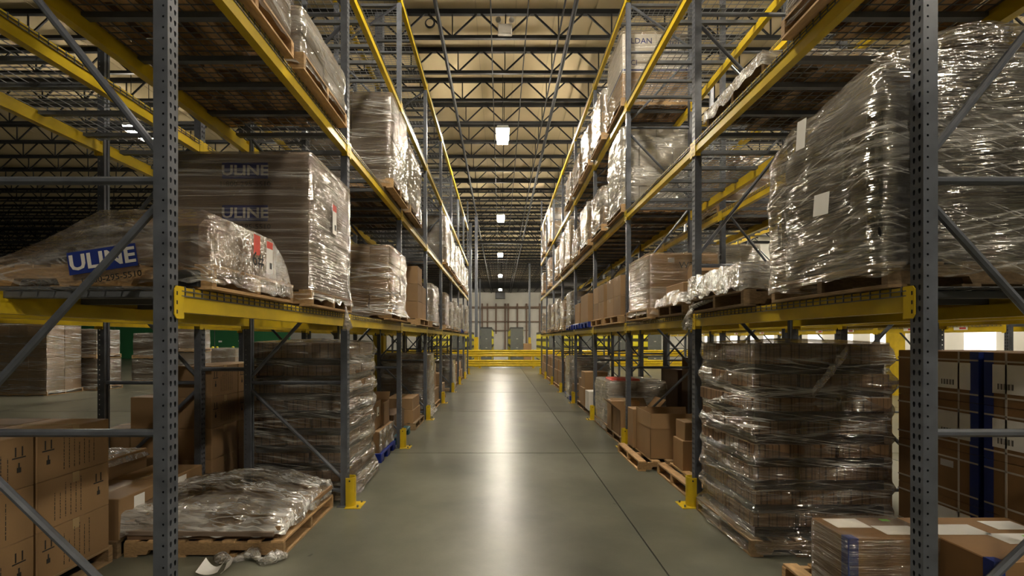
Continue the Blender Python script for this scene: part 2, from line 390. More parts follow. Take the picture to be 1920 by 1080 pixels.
al = ['over the near aisle, brightest in view', 'second one down the middle aisle', 'third one down the middle aisle', 'fourth one down the middle aisle', 'fifth one down the middle aisle']
LZ = 8.4
for i, (y, dz) in enumerate(((14.8, 6.68), (24.9, 6.68), (35.6, 6.66), (47.0, 6.6), (59.2, 6.5))):
    high_bay((4.5, 1, 0, 0, 0)[i]*y/F, y, EYE+dz, 'long white high bay lamp ' + al[i])
for i, y in enumerate((4.6, -5.6)):
    high_bay(.08, y, LZ, 'long white high bay lamp %s the camera over the aisle' % ('above and ahead of', 'behind')[i])
for i, y in enumerate((14.6, 25)):
    high_bay(-11.6, y, LZ, 'high bay lamp over the open staging floor, %s from the front' % ORD[i])
for i, y in enumerate((-2, 8, 18, 28, 38)):
    high_bay(6.3, y, LZ, 'high bay lamp hidden above the neighbouring aisle, %s from the front' % ORD[i])
for i, y in enumerate((9.6, 21.2, 32.8)):
    high_bay(15.5, y, LZ, 'high bay lamp beyond the outermost rack, %s from the front' % ORD[i])
for i, (x, y) in enumerate(((-9, 50), (9, 50), (-9, 66), (9, 66))):  # unseen lamps added behind the racks to brighten the end wall
    high_bay(x, y, LZ, 'added unseen high bay lamp over the far shelving, %s, near the end wall' % ORD[i])
t = thing('emergency_light', 'pale twin-head emergency light hanging on the roof joist', 'emergency light', (.12, 11.48, 9.42))
MB().cbox(-.18, .18, -.05, .05, 0, .27, .02).build('battery_case', 'white_box', t)
for s in (-1, 1):
    MB().tube((s*.15, -.04, .33), (s*.17, -.12, .31), .055, 10, .07).build('lamp_head', 'lamp_body', t)
    MB().tube((s*.14, 0, .26), (s*.15, -.02, .34), .015, 6).build('bracket', 'lamp_body', t)

t = thing('cable_coil', 'black cable coil hanging from a roof joist near the top of the photo', 'cable', ((806-938)*11.5/F, 11.5, 9.75))
cc = MB()
for j in range(3):
    for i in range(20):
        a0, a1 = 2*math.pi*i/20, 2*math.pi*(i+1)/20; rr = .10+.012*j
        cc.tube((rr*math.cos(a0), .012*j, rr*math.sin(a0)), (rr*math.cos(a1), .012*j, rr*math.sin(a1)), .009, 5, cap=False)
cc.build('coil', 'black', t); MB().tube((0, .01, .1), (0, .06, .33), .008, 5).build('hook', 'black', t)

# ------------------------------------------------------------------ pallet rack
HCOL = 7.26
def hole_plate(mb, org, u, v, cells, rows, pitch, shape):
    org, u, v = Vector(org), Vector(u), Vector(v)
    for (u0, u1, uc) in cells:
        for r in range(rows):
            v0, v1 = r*pitch, (r+1)*pitch; vc = (v0+v1)/2
            out = [(u0,v0),(uc,v0),(u1,v0),(u1,vc),(u1,v1),(uc,v1),(u0,v1),(u0,vc)]
            ins = [(uc+a, vc+b) for a, b in shape]
            k = len(mb.v)
            mb.v += [tuple(org + u*a + v*b) for a, b in out] + [tuple(org + u*a + v*b) for a, b in ins]
            for i in range(8): mb.f.append((k+i, k+(i+1)%8, k+8+(i+1)%8, k+8+i))
TEAR = [(-.0035,-.012),(0,-.0135),(.0035,-.012),(.007,.003),(.0055,.0105),(0,.013),(-.0055,.0105),(-.007,.003)]
r_ = .0055; RND = [(r_*math.cos(R(a)), r_*math.sin(R(a))) for a in (225, 270, 315, 0, 45, 90, 135, 180)]
def column_mesh(h):
    mb = MB(); rows = int(h/.0508); P = h/rows
    hole_plate(mb, (0,0,0), (0,1,0), (0,0,1), ((0, CW/2, .02), (CW/2, CW, CW-.02)), rows, P, TEAR)
    for y in (0, CW):
        if y == 0: hole_plate(mb, (0,y,0), (-1,0,0), (0,0,1), ((0, .042, .021),), rows, P, RND)
        else: mb.quad((0,y,0), (-.042,y,0), (-.042,y,h), (0,y,h))  # left solid so no light shows through the holes opposite
        mb.quad((-.042,y,0), (-CW,y,0), (-CW,y,h), (-.042,y,h))
        yy = .029 if y == 0 else CW-.029  # back lips widened to put shade inside, darkening the holes
        mb.quad((-CW,y,0), (-CW,yy,0), (-CW,yy,h), (-CW,y,h))
    return mb.mesh('upright_column', 'steel')
COLM = {h: column_mesh(h) for h in (HCOL, 8.5)}
FOOT = MB().box(-.1, .04, -.03, .1, 0, .008).mesh('base_plate', 'steel')
BRZ = [.16, 1.27, 2.48, 3.9, 5.08, 6.28, 7.12]
DG = [(0, .28, 1, 1.2), (1, 1.33, 0, 2.38), (0, 2.6, 1, 3.8), (1, 3.98, 0, 4.98), (0, 5.18, 1, 6.18), (1, 6.36, 0, 7.04)]
HS = MB().tube((-CW+.01, 0, 0), (-DEP+CW-.01, 0, 0), .02, 8).mesh('brace', 'steel')
def diag_mesh(f0, z0, f1, z1):
    xs = (-CW+.012, -DEP+CW-.012)
    return MB().tube((xs[f0], 0, z0), (xs[f1], 0, z1), .0185, 8).mesh('brace', 'steel')
DM = [diag_mesh(*d) for d in DG]
BH = .122
bm_ = MB().prism([(0,-BH),(0,0),(-.034,0),(-.034,-.042),(-.06,-.042),(-.06,-BH)], 'y', CW+.004, B-.004)
bm_.box(0, .0015, CW+.004, B-.004, -.050, -.046)
BEAM = bm_.mesh('load_beam', 'yellow')
def connector(mb, near):
    y0, y1, yy = (.034, CW+.028, CW+.004) if near else (B+.034, B-.028, B-.004)
    pr = [(y0, -.135), (y0, -.012), (y0+(.012 if near else -.012), .004), (y1, .004), (y1, -.155), (y0+(.012 if near else -.012), -.155)]
    mb.prism(pr, 'x', .001, .0065)
    mb.box(-.06, .002, min(yy, yy+.004), max(yy, yy+.004), -.15, .002)
CN, CF = MB(), MB(); connector(CN, True); connector(CF, False)
sl = MB()
CONN = (CN.mesh('beam_connector', 'yellow'), CF.mesh('beam_connector', 'yellow'))
def slots(near):
    mb = MB(); y = .048 if near else B+.020
    for z in (-.03, -.075, -.12): mb.box(.0064, .0072, y-.004, y+.004, z-.011, z+.008)
    return mb.mesh('rivet', 'ink')
SLOT = (slots(True), slots(False))
full = MB(); full.v = list(BEAM.vertices and [tuple(v.co) for v in BEAM.vertices]); full.f = [tuple(p.vertices) for p in BEAM.polygons]
connector(full, True); connector(full, False)
BEAMC = full.mesh('load_beam', 'yellow')
# wire deck: local x 0 (front beam face) .. -DEP
def deck_mesh(y0, y1):
    mb = MB(); r = .0028; n = 19
    for i in range(n):
        y = y0 + (y1-y0)*(i+.5)/n
        mb.bar((.004, y, .004), (-DEP-.004, y, .004), 2*r, 2*r)
        for x in (.006, -DEP-.006): mb.bar((x, y, .004), (x, y, -.042), 2*r, 2*r, (1,0,0))
    for i in range(12):
        x = -.05 - i*(DEP-.1)/11; mb.bar((x, y0, -.001), (x, y1, -.001), 2*r, 2*r)
    for x in (.008, -DEP-.008):
        for z in (-.042, -.018): mb.bar((x, y0, z), (x, y1, z), 2*r, 2*r)
    return mb.mesh('wire_deck', 'wire')
DECK = (deck_mesh(CW+.01, B/2+.03), deck_mesh(B/2+.04, B-.006))
CHAN = MB().prism([(-.022, -.04), (-.022, -.004), (-.012, -.004), (-.012, -.03), (.012, -.03), (.012, -.004), (.022, -.004), (.022, -.04)], 'x', -.036, -DEP+.036).mesh('deck_channel', 'channel')
CY = [CW+.01 + (B/2-.04)*f for f in (.14, .5, .86)] + [B/2+.04 + (B/2-.05)*f for f in (.14, .5, .86)]
def rack(name, label, x, facing, bays, levels, frames, cat='pallet rack', fine=3, tall=(), skip=()):
    """facing +1: the aisle face looks to +x; -1: to -x. Local frame has the aisle face at x=0"""
    root = thing(name, label, cat, (x, zk(bays[0]), 0))
    def loc(lx, ly, lz):   # rack-local to root-local
        return (lx*facing, ly, lz)
    rz = 0 if facing > 0 else math.pi
    def place(nm, me, k, z=0, lx=0, ly=0, parent=root, flip=False):
        # a mesh drawn for facing +1; for -1 mirror in x
        o = put(nm, me, parent, loc(lx, ly + (k-bays[0])*B if parent is root else ly, z))
        if facing < 0 and parent is root: o.scale = (-1, 1, 1)
        return o
    for k in frames:
        h = 8.5 if k in tall else HCOL
        c = place('upright_column', COLM[h], k); place('base_plate', FOOT, k, parent=c)
        c = place('upright_column', COLM[h], k, lx=-DEP); c.scale = (-facing, 1, 1); place('base_plate', FOOT, k, parent=c)
        for z in BRZ: place('brace', HS, k, z, ly=CW/2)
        for d in DM: place('brace', d, k, ly=CW/2)
    for k in bays:
        for li in levels:
            if (k, li) in skip: continue
            z = LEV[li]; nearb = k - bays[0] < fine and li < 3
            for s in (0, 1):
                b = place('load_beam', BEAM if nearb else BEAMC, k, z, lx=.004 if s == 0 else -DEP-.004)
                if s: b.scale = (-facing, 1, 1)
                if nearb:
                    for i in (0, 1):
                        c = place('beam_connector', CONN[i], k, parent=b); place('rivet', SLOT[i], k, parent=b) if s == 0 else None
            for d in DECK:
                place('wire_deck', d, k, z)
            for y in CY: place('deck_channel', CHAN, k, z, ly=y)
    return root
ALL8 = list(range(8)); FR9 = list(range(9))
left1 = rack('pallet_rack', 'grey and yellow pallet rack row holding the big blue-logo carton', XL, 1, ALL8, (0,1,2,3), FR9, tall=(8,))
right1 = rack('pallet_rack', 'grey and yellow pallet rack row holding the bulging silver wrapped load', XR, -1, ALL8, (0,1,2,3), FR9, tall=(8,))
XL2, XR2 = -3.076-DEP, 3.50+DEP      # aisle faces of the rows behind (they look away)
left2 = rack('pallet_rack', 'pallet rack row standing back to back behind the blue-logo carton rack', XL2, -1, ALL8, (0,1,2), FR9, fine=0)
right2 = rack('pallet_rack', 'pallet rack row standing back to back behind the silver load rack', XR2, 1, ALL8, (0,1,2), FR9, fine=0)
right3 = rack('pallet_rack', 'far pallet rack row with white-and-red beam stickers across the neighbouring aisle', 8.05, -1, [2,3,4,5,6,7], (0,1,2), [2,3,4,5,6,7,8], fine=0)
for k in range(2, 8):
    for dy in (.75, 1.75):
        b = MB().box(-.006, -.003, dy-.12, dy+.12, LEV[0]-.095, LEV[0]-.035).build('beam_sticker', 'paper', right3, (0, (k-2)*B, 0))
        MB().box(-.0075, -.006, dy-.09, dy+.02, LEV[0]-.08, LEV[0]-.05).build('sticker_mark', 'red', b)
for root, x0, x1 in ((left1, -DEP-.0, -3.076-XL), (right1, DEP, 3.5-XR)):
    for k in range(0, 8):
        for z in (1.41, 4.6):
            MB().tube((x0, CW/2, z), (x1, CW/2, z), .022, 8).build('row_spacer', 'steel', root, (0, k*B, 0))
# column guards
def guard(x, y, f, label):
    t = thing('column_guard', label, 'column guard', (x, y, 0), 0, 'yellow column guards')
    mb = MB(); n = 12; h = .30; ro, ri = .062, .054
    pts_o = [(-.03*f, -ro)] + [(f*ro*.9*math.sin(R(a)), -ro*math.cos(R(a))) for a in range(0, 181, 15)] + [(-.03*f, ro)]
    pts_i = [(-.03*f, -ri)] + [(f*ri*.9*math.sin(R(a)), -ri*math.cos(R(a))) for a in range(0, 181, 15)] + [(-.03*f, ri)]
    m = len(pts_o)
    mb.v = [(a, b, z) for z in (.008, h) for (a, b) in pts_o] + [(a, b, z) for z in (.008, h) for (a, b) in pts_i]
    for i in range(m-1):
        mb.f += [(i, i+1, m+i+1, m+i), (2*m+i+1, 2*m+i, 3*m+i, 3*m+i+1), (m+i, m+i+1, 3*m+i+1, 3*m+i)]
    mb.f += [(0, m, 3*m, 2*m), (m-1, 3*m-1, 4*m-1, 2*m-1)]
    mb.build('shell', 'yellow', t, smooth=False)
    MB().box(min(-.03*f, .13*f), max(-.03*f, .13*f), -.1, .1, 0, .008).build('base_plate', 'yellow', t)
    for s in (-1, 1):
        MB().tube((.095*f, s*.07, .008), (.095*f, s*.07, .03), .01, 6).build('anchor_bolt', 'wire', t)
        MB().tube((.01*f, -ro-.003, .27), (.01*f, -ro+.001, .27), .009, 8).build('bolt_hole', 'ink', t) if s < 0 else None
for k in range(1, 9):
    guard(XL+.022, zk(k)+CW/2, 1, 'yellow steel column guard on the %s upright of the blue-logo carton rack' % ORD[k])
    guard(XR-.022, zk(k)+CW/2, -1, 'yellow steel column guard on the %s upright of the silver load rack' % ORD[k])

# ------------------------------------------------------------------ pallets, cartons, film
def stringer_mesh(lx, mat):
    h0, h1 = .018, .112
    a = [(-lx/2, h0), (-lx*.36, h0), (-lx*.345, h0+.038), (-lx*.165, h0+.038), (-lx*.15, h0), (lx*.15, h0), (lx*.165, h0+.038), (lx*.345, h0+.038), (lx*.36, h0), (lx/2, h0), (lx/2, h1), (-lx/2, h1)]
    return MB().prism([(u, v) for u, v in a], 'y', -.019, .019).mesh('stringer', mat)
PZ = .13
def pallet(parent, lx=1.22, ly=1.02, mat='wood', loc=(0,0,0), detail=True, rz=0, label=None, cat=None):
    """stringers run along x, deck boards along y; origin at the base centre"""
    if parent is None: o = thing('pallet', label, cat or 'pallet', loc, rz)
    elif not detail:
        def mk():
            mb = MB()
            for y in (-ly/2+.02, 0, ly/2-.02): mb.box(-lx/2, lx/2, y-.019, y+.019, .018, .112)
            for i in range(7):
                x = -lx/2 + .05 + i*(lx-.1)/6; mb.box(x-.05, x+.05, -ly/2, ly/2, .112, PZ)
            for i in range(4):
                x = -lx/2 + .05 + i*(lx-.1)/3; mb.box(x-.05, x+.05, -ly/2, ly/2, 0, .018)
            return mb.mesh('pallet', mat)
        return put('pallet', cached(('pl', lx, ly, mat), mk), parent, loc, rz)
    else:
        o = put('pallet', cached(('mid', lx, mat), lambda: stringer_mesh(lx, mat)), parent, loc, rz)
    sm_ = cached(('st', lx, mat), lambda: stringer_mesh(lx, mat))
    ys = (-ly/2+.02, ly/2-.02) if parent else (-ly/2+.02, 0, ly/2-.02)
    for y in ys: put('stringer', sm_, o, (0, y, 0))
    bd = cached(('bd', ly, mat), lambda: MB().cbox(-.05, .05, -ly/2, ly/2, 0, .018, .003).mesh('deck_board', mat))
    for i in range(7): put('deck_board', bd, o, (-lx/2 + .05 + i*(lx-.1)/6 + random.uniform(-.008, .008), 0, .112))
    for i in range(4): put('bottom_board', bd, o, (-lx/2 + .05 + i*(lx-.1)/3, 0, 0))
    return o
def plastic_pallet(parent, lx, ly, mat, loc=(0,0,0)):
    mb = MB()
    for x in (-lx/2+.08, 0, lx/2-.08):
        for y in (-ly/2+.08, 0, ly/2-.08): mb.cbox(x-.08, x+.08, y-.08, y+.08, 0, .11, .01)
    for y in (-ly/2+.08, 0, ly/2-.08): mb.box(-lx/2, lx/2, y-.07, y+.07, 0, .02)
    mb.cbox(-lx/2, lx/2, -ly/2, ly/2, .1, PZ, .01)
    return mb.build('plastic_pallet', mat, parent, loc)
def cmesh(lx, ly, lz, mat):
    return cached(('c', round(lx,3), round(ly,3), round(lz,3), mat), lambda: MB().cbox(-lx/2, lx/2, -ly/2, ly/2, 0, lz, .005).mesh('carton', mat))
def carton_part(parent, x, y, z, lx, ly, lz, mat='carton', name='carton'):
    return put(name, cmesh(lx, ly, lz, mat), parent, (x, y, z))
def tape_on(o, lx, ly, lz, along='y', mat='tape', wd=.025):
    e = .0012
    if along == 'y': mb = MB().box(-wd, wd, -ly/2-e, ly/2+e, lz-.07, lz+e)
    else: mb = MB().box(-lx/2-e, lx/2+e, -wd, wd, lz-.07, lz+e)
    return mb.build('packing_tape', mat, o)
def carton(x, y, z, lx, ly, lz, label, mat='carton', group=None, rz=0, tape='y'):
    """a closed carton standing on its own; x, y centre"""
    o = put('carton', cmesh(lx, ly, lz, mat), None, (x, y, z), rz); tag(o, label, 'carton', group)
    if tape: tape_on(o, lx, ly, lz, tape)
    return o
def open_carton(x, y, z, lx, ly, lz, label, mat='carton', flaps=((1, 40), (1, 60), (1, 20), (1, 70)), rz=0, fh=.22):
    t = put('carton', None, None, (x, y, z), rz)
    mb = MB(); th = .006
    mb.box(-lx/2, lx/2, -ly/2, -ly/2+th, 0, lz); mb.box(-lx/2, lx/2, ly/2-th, ly/2, 0, lz)
    mb.box(-lx/2, -lx/2+th, -ly/2, ly/2, 0, lz); mb.box(lx/2-th, lx/2, -ly/2, ly/2, 0, lz); mb.box(-lx/2, lx/2, -ly/2, ly/2, 0, th)
    bpy.data.objects.remove(t); t = mb.build('carton', mat, None, (x, y, z), rz); tag(t, label, 'carton')
    for i, (on, a) in enumerate(flaps):
        if not on: continue
        a = R(a); dx, dz = fh*math.sin(a), fh*math.cos(a); m2 = MB()
        if i == 0: m2.bar((0, -ly/2, lz), (0, -ly/2-dx, lz+dz), lx-.01, th, (0, 0, 1))
        if i == 1: m2.bar((0, ly/2, lz), (0, ly/2+dx, lz+dz), lx-.01, th, (0, 0, 1))
        if i == 2: m2.bar((-lx/2, 0, lz), (-lx/2-dx, 0, lz+dz), ly-.01, th, (0, 0, 1))
        if i == 3: m2.bar((lx/2, 0, lz), (lx/2+dx, 0, lz+dz), ly-.01, th, (0, 0, 1))
        m2.build('flap', mat, t)
    return t
def sticker(parent, x, y, z, wd, ht, face='-y', mat='paper', bars=True, name='shipping_label', top=None):
    e = .0015; mb = MB()
    def rect(u0, u1, v0, v1, e0, e1):
        m = MB()
        if face == '-y': m.box(x+u0, x+u1, y-e1, y-e0, z+v0, z+v1)
        elif face == '+x': m.box(x+e0, x+e1, y+u0, y+u1, z+v0, z+v1)
        elif face == '-x': m.box(x-e1, x-e0, y+u0, y+u1, z+v0, z+v1)
        else: m.box(x+u0, x+u1, y+v0, y+v1, z+e0, z+e1)
        return m
    o = rect(-wd/2, wd/2, -ht/2, ht/2, 0, e).build(name, mat, parent)
    if top: rect(-wd/2, wd/2, ht*.28, ht/2, e, e*1.6).build('label_stripe', top, o)
    if bars:
        m = MB()
        for i in range(9):
            u = -wd*.02 + i*wd*.045; b = rect(u, u+wd*(.012 if i % 2 else .026), -ht*.36, -ht*.16, e, e*1.5)
            k = len(m.v); m.v += b.v; m.f += [tuple(k+q for q in f) for f in b.f]
        m.build('barcode', 'ink', o)
    return o
def rrect(t, x0, x1, y0, y1, r):
    """point + outward normal on a rounded rectangle at t in 0..1"""
    L1, L2, A = x1-x0-2*r, y1-y0-2*r, math.pi*r/2
    per = 2*(L1+L2) + 4*A; s = (t % 1)*per
    for (cx, cy, a0, ln, dx, dy, nx, ny) in ((x1-r, y0+r, -90, L1, 1, 0, 0, -1), (x1-r, y1-r, 0, L2, 0, 1, 1, 0), (x0+r, y1-r, 90, L1, -1, 0, 0, 1), (x0+r, y0+r, 180, L2, 0, -1, -1, 0)):
        if s <= ln:
            sx = {(1,0): x0+r+s, (0,1): x1, (-1,0): x1-r-s, (0,-1): x0}[(dx, dy)]
            sy = {(1,0): y0, (0,1): y0+r+s, (-1,0): y1, (0,-1): y1-r-s}[(dx, dy)]
            return sx, sy, nx, ny
        s -= ln
        if s <= A:
            a = R(a0) + s/r; return cx+r*math.cos(a), cy+r*math.sin(a), math.cos(a), math.sin(a)
        s -= A
    return x0+r, y0, 0, -1
def film_shell(x0, x1, y0, y1, z0, z1, seed=0, amp=.02, layers=0, pinch=.015, nu=72, nv=26, r=.06, dome=.03, flare=.03, ragged=.04, taper=.0, topfn=None, cap=5, shoulder=.0, twist=.0):
    mb = MB(); s = seed*7.31
    def side(u, v):
        x, y, nx, ny = rrect(u, x0, x1, y0, y1, r)
        z = z0 + (z1-z0)*v
        zt = z
        if topfn: zt = z0 + (topfn(x, y)-z0)*v
        o = amp*(.6*nz(x*3+s, y*3+twist*z*4, z*5) + .5*nz(x*9, y*9+s, z*14+x*5))
        if layers: o += -pinch*(.5 + .5*math.cos(2*math.pi*layers*(v + .06*nz(x*2+s, y*2, 3))))
        o += flare*max(0, 1-v*7)**2 - taper*v - shoulder*max(0, (v-.75)/.25)**2
        if v == 0: zt += ragged*nz(x*12+s, y*12, 1)
        return (x+nx*o, y+ny*o, zt)
    mb.grid(nu, nv, side, wrap=True)
    cx, cy = (x0+x1)/2, (y0+y1)/2
    def top(u, v):
        a = side(u, 1); f = 1 - v
        x, y = cx + (a[0]-cx)*f, cy + (a[1]-cy)*f
        z = (topfn(x, y) if topfn else z1) + dome*(1-f*f) + amp*.6*nz(x*8+s, y*8, 2)*(v)
        if v == 0: z = a[2]
        return (x, y, z)
    mb.grid(nu, cap, top, wrap=True)
    return mb
def drape(x0, x1, y0, y1, top, skirt, nx=40, ny=30, seed=0, amp=.012, edge=.05):
    """a film sheet lying over a heightfield, its rim hanging down to skirt"""
    s = seed*3.7
    def fn(u, v):
        eu = -1 if u < .001 else (1 if u > .999 else 0); ev = -1 if v < .001 else (1 if v > .999 else 0)
        uu = min(max((u*(nx)-1)/(nx-2), 0), 1); vv = min(max((v*ny-1)/(ny-2), 0), 1)
        x, y = x0+(x1-x0)*uu, y0+(y1-y0)*vv
        if eu or ev:
            return (x+eu*edge*(.5+.5*nz(x*6+s, y*6, 0)), y+ev*edge*(.5+.5*nz(x*6, y*6+s, 0)), skirt + .05*nz(x*9+s, y*9, 4))
        return (x + amp*nz(x*7, y*7, s), y + amp*nz(x*7, y*7, s+9), top(x, y) + amp*(nz(x*5+s, y*14, 0) + .7*nz(x*20, y*20, s)))
    return MB().grid(nx, ny, fn)

def xrange_of(side, depth=1.2, over=.10):
    return (XL+over-depth, XL+over) if side == 'L' else (XR-over, XR-over+depth)
def wrapped(side, y0, y1, zb, h, label, cat='wrapped load', group=None, filmmat='film_white', cmat='carton_grey', nzl=3, ncol=(2, 2), depth=1.15, over=.1, detail=False, seed=1, amp=.025, layers=None, pmat_='wood', plast=None, r=.05, dome=.03, xr=None, flare=.03, nu=64, nv=20, shoulder=.0, lean=0, topfn=None):
    xa, xb = xr or xrange_of(side, depth, over)
    cx, cy = (xa+xb)/2, (y0+y1)/2
    t = thing('wrapped_load', label, cat, (cx, cy, zb), lean, group)
    lx, ly = xb-xa, y1-y0
    if plast: plastic_pallet(t, round(lx, 2), round(ly, 2), plast)
    else: pallet(t, round(lx, 2), round(ly, 2), pmat_, detail=detail)
    rnd = random.Random(seed)
    hz = (h-PZ)/nzl; a, b = ncol; g = .03
    for k in range(nzl):
        for i in range(a):
            for j in range(b):
                wx, wy = (lx-2*g)/a, (ly-2*g)/b
                carton_part(t, -lx/2+g+wx*(i+.5)+rnd.uniform(-.008, .008), -ly/2+g+wy*(j+.5)+rnd.uniform(-.008, .008), PZ+k*hz, wx-.008, wy-.008, hz-.004, cmat)
    fm = film_shell(-lx/2, lx/2, -ly/2, ly/2, .05, h+.015, seed, amp, layers or nzl, .014, nu, nv, r, dome, flare, shoulder=shoulder)
    fm.build('stretch_film', filmmat, t, smooth=True)
    return t

# ------------------------------------------------------------------ loads: blue-logo carton rack (x < 0)
L1, L2, L3, L4 = [z+.006 for z in LEV]
LR, RR = 'blue-logo rack', 'silver-load rack'
def logo(parent, x, y, z, wd, ht, phone=True, dim=False):
    o = MB().box(x-wd/2, x+wd/2, y-.002, y, z-ht/2, z+ht/2).build('printed_logo', 'logo_blue', parent)
    text('logo_lettering', 'ULINE', 'logo_white', o, (x, y-.0025, z-.002), (R(90), 0, 0), ht*.9, 1.22, bold=.022)
    if phone: text('printed_phone_number', '1-800-295-5510', 'ink', o, (x, y-.001, z-ht*.86), (R(90), 0, 0), ht*.44, 1.15)
    return o
# big blue-logo load
y0, y1 = 3.56, 4.52
t = thing('wrapped_load', 'tall film-wrapped carton load with two blue logos on the first shelf', 'wrapped load', (-2.06, (y0+y1)/2, L1))
pallet(t, 1.16, .96, 'wood')
c = carton_part(t, 0, 0, PZ, 1.10, .92, 1.075, 'carton_grey')
for k in range(2): logo(c, .045, -.461, (.604, .94)[k], .36, .125)
fm = film_shell(-.565, .575, -.475, .475, .06, PZ+1.085, 3, .012, 0, .0, 96, 34, .025, .01, .035, .05)
fm.build('stretch_film', 'film_thin', t, smooth=True)
sticker(t, .583, .0, .80, .09, .26, '+x', 'paper', True, top='red')
knot = MB(); 
for i in range(7):
    a = i*.9; knot.tube((.58, .3, .05), (.60+.03*math.cos(a), .3+.05*math.sin(a), -.16+.02*math.sin(a*3)), .006, 5, .018)
knot.build('film_tail', 'film_loose', t, smooth=True)
# low draped load in front of it
t = thing('wrapped_load', 'low pallet load under sagging clear film with a blue logo', 'wrapped load', (0, 0, L1))
pp = pallet(t, 1.22, .92, 'wood', (-2.11, 2.82, 0))
ph = MB().cbox(-2.06, -1.56, 2.42, 3.20, PZ, .395, .05); ph.build('kraft_bundle', 'carton_dark', t)
MB().cbox(-2.58, -2.08, 2.5, 3.2, PZ, .17, .01).build('kraft_sheet', 'carton_grey', t)
MB().cbox(-1.70, -1.56, 2.345, 2.41, .012, .10, .01).build('foam_block', 'black', t)
def tent(x, y):
    h = .40
    a = min(1, max(0, (x+2.62)/.56)); far = min(1, max(0, (3.22-y)/.25)); fx = min(1, max(0, (-1.5-x)/.05))
    return PZ + .015 + (h-PZ-.005)*(a**1.15)*(far**.5) - .02*(1-fx)
drape(-2.72, -1.495, 2.345, 3.26, tent, .03, 56, 40, 5, .006, .02).build('draped_film', 'film_tent', t, smooth=True)
lg = thing('logo_patch', None, None); lg.parent = t; lg.location = (-2.045, 2.335, .135); lg.rotation_euler = (0, R(-8.5), 0)
o = MB().box(-.178, .178, -.002, 0, -.058, .058).build('printed_logo', 'logo_blue', t, (-2.045, 2.331, .150)); o.rotation_euler = (0, R(-8.5), 0)
bpy.data.objects.remove(lg)
text('logo_lettering', 'ULINE', 'logo_white', o, (0, -.003, -.002), (R(90), 0, 0), .11, 1.15, bold=.025)
text('printed_phone_number', '1-800-295-5510', 'ink', o, (.03, -.001, -.10), (R(90), 0, 0), .045, 1.1)
s = sticker(t, -1.476, 2.90, .26, .075, .2, '+x', 'paper', True, top='red')
sticker(t, -1.476, 2.75, .31, .07, .12, '+x', 'red', False, 'fragile_label')
text('marker_writing', '6#', 'ink', t, (-1.474, 2.76, .22), (R(90), 0, R(90)), .12)

# second shelf, bay 0
wrapped('L', 2.3, 3.3, L2, .62, 'film-wrapped load at the top edge of the photo, second shelf, first bay, ' + LR, filmmat='film_clear', nzl=2, detail=True, seed=21, over=.07, cmat='carton_dark')
wrapped('L', 3.42, 4.38, L2, .48, 'low crinkled film load on the second shelf above the tall blue-logo load', filmmat='film_white', nzl=2, detail=True, seed=22, over=.09)
# first shelf bay 1
t = wrapped('L', 6.0, 7.06, L1, .98, 'four-layer carton load in film on first shelf, second bay, ' + LR, filmmat='film_clear', nzl=4, ncol=(4, 3), detail=True, seed=23, amp=.02, over=.13, cmat='carton', flare=.07)
sticker(t, -.42, -.54, .33, .16, .13, '-y', 'paper_dim')
# second shelf bay 1
t = wrapped('L', 6.1, 7.1, L2, 1.28, 'tall brown film-wrapped load on second shelf, second bay, ' + LR, filmmat='film_clear', nzl=2, ncol=(2, 2), detail=True, seed=24, amp=.03, over=.13, cmat='carton_grey')
wrapped('L', 7.3, 8.35, L2, 1.15, 'bulging white wrapped load on second shelf, third bay, ' + LR, nzl=3, seed=25, over=.13, amp=.04, shoulder=.06)
# third bay first shelf: open carton stack
pl = pallet(None, 1.2, 1.0, 'wood', (-2.1, 8.98, L1), label='wood pallet under the six plain cartons on first shelf, third bay', cat='pallet')
q = 0
for k in range(3):
    for j, y in enumerate((8.74, 9.22)):
        if k == 2 and j == 1: continue
        carton(-1.83, y, L1+PZ+k*.33, .56, .46, .325, '%s plain carton of the stack on first shelf, third bay, %s, %s one' % (('bottom', 'middle', 'top')[k], LR, ('nearer', 'farther')[j]), group='plain cartons on first shelf')
# further bays
FARL = [ # bay, slot y0,y1, level, h, film, label bit
 (3, .15, 1.3, 0, .95, 'film_white'), (4, .1, 1.1, 0, 1.0, 'film_clear'), (4, 1.3, 2.35, 0, .85, 'film_white'), (5, .15, 1.15, 0, 1.0, 'film_white'), (5, 1.3, 2.3, 0, .9, 'film_white'), (6, .2, 1.2, 0, 1.1, 'film_white'), (7, .3, 1.3, 0, 1.25, 'film_white'),
 (4, .1, 1.15, 1, 1.35, 'film_white'), (4, 1.3, 2.4, 1, 1.2, 'film_white'), (5, .15, 1.2, 1, 1.1, 'film_white'), (5, 1.35, 2.35, 1, 1.25, 'film_white'), (6, .15, 1.2, 1, 1.2, 'film_white'), (6, 1.3, 2.35, 1, 1.0, 'film_white'), (7, .2, 1.2, 1, 1.1, 'film_white')]
for i, (k, a, b, li, h, fm_) in enumerate(FARL):
    wrapped('L', zk(k)+a, zk(k)+b, LEV[li]+.006, h, '%s wrapped load, %s shelf, %s bay, %s half, %s' % ('white' if fm_ == 'film_white' else 'brown', ORD[li], ORD[k], 'nearer' if a < 1 else 'farther', LR), group='wrapped loads on the blue-logo carton rack', filmmat=fm_, nzl=2, ncol=(1, 1), seed=40+i, nu=40, nv=10, amp=.04, over=.10, plast='blue_plastic' if (k, li) == (6, 0) else None)

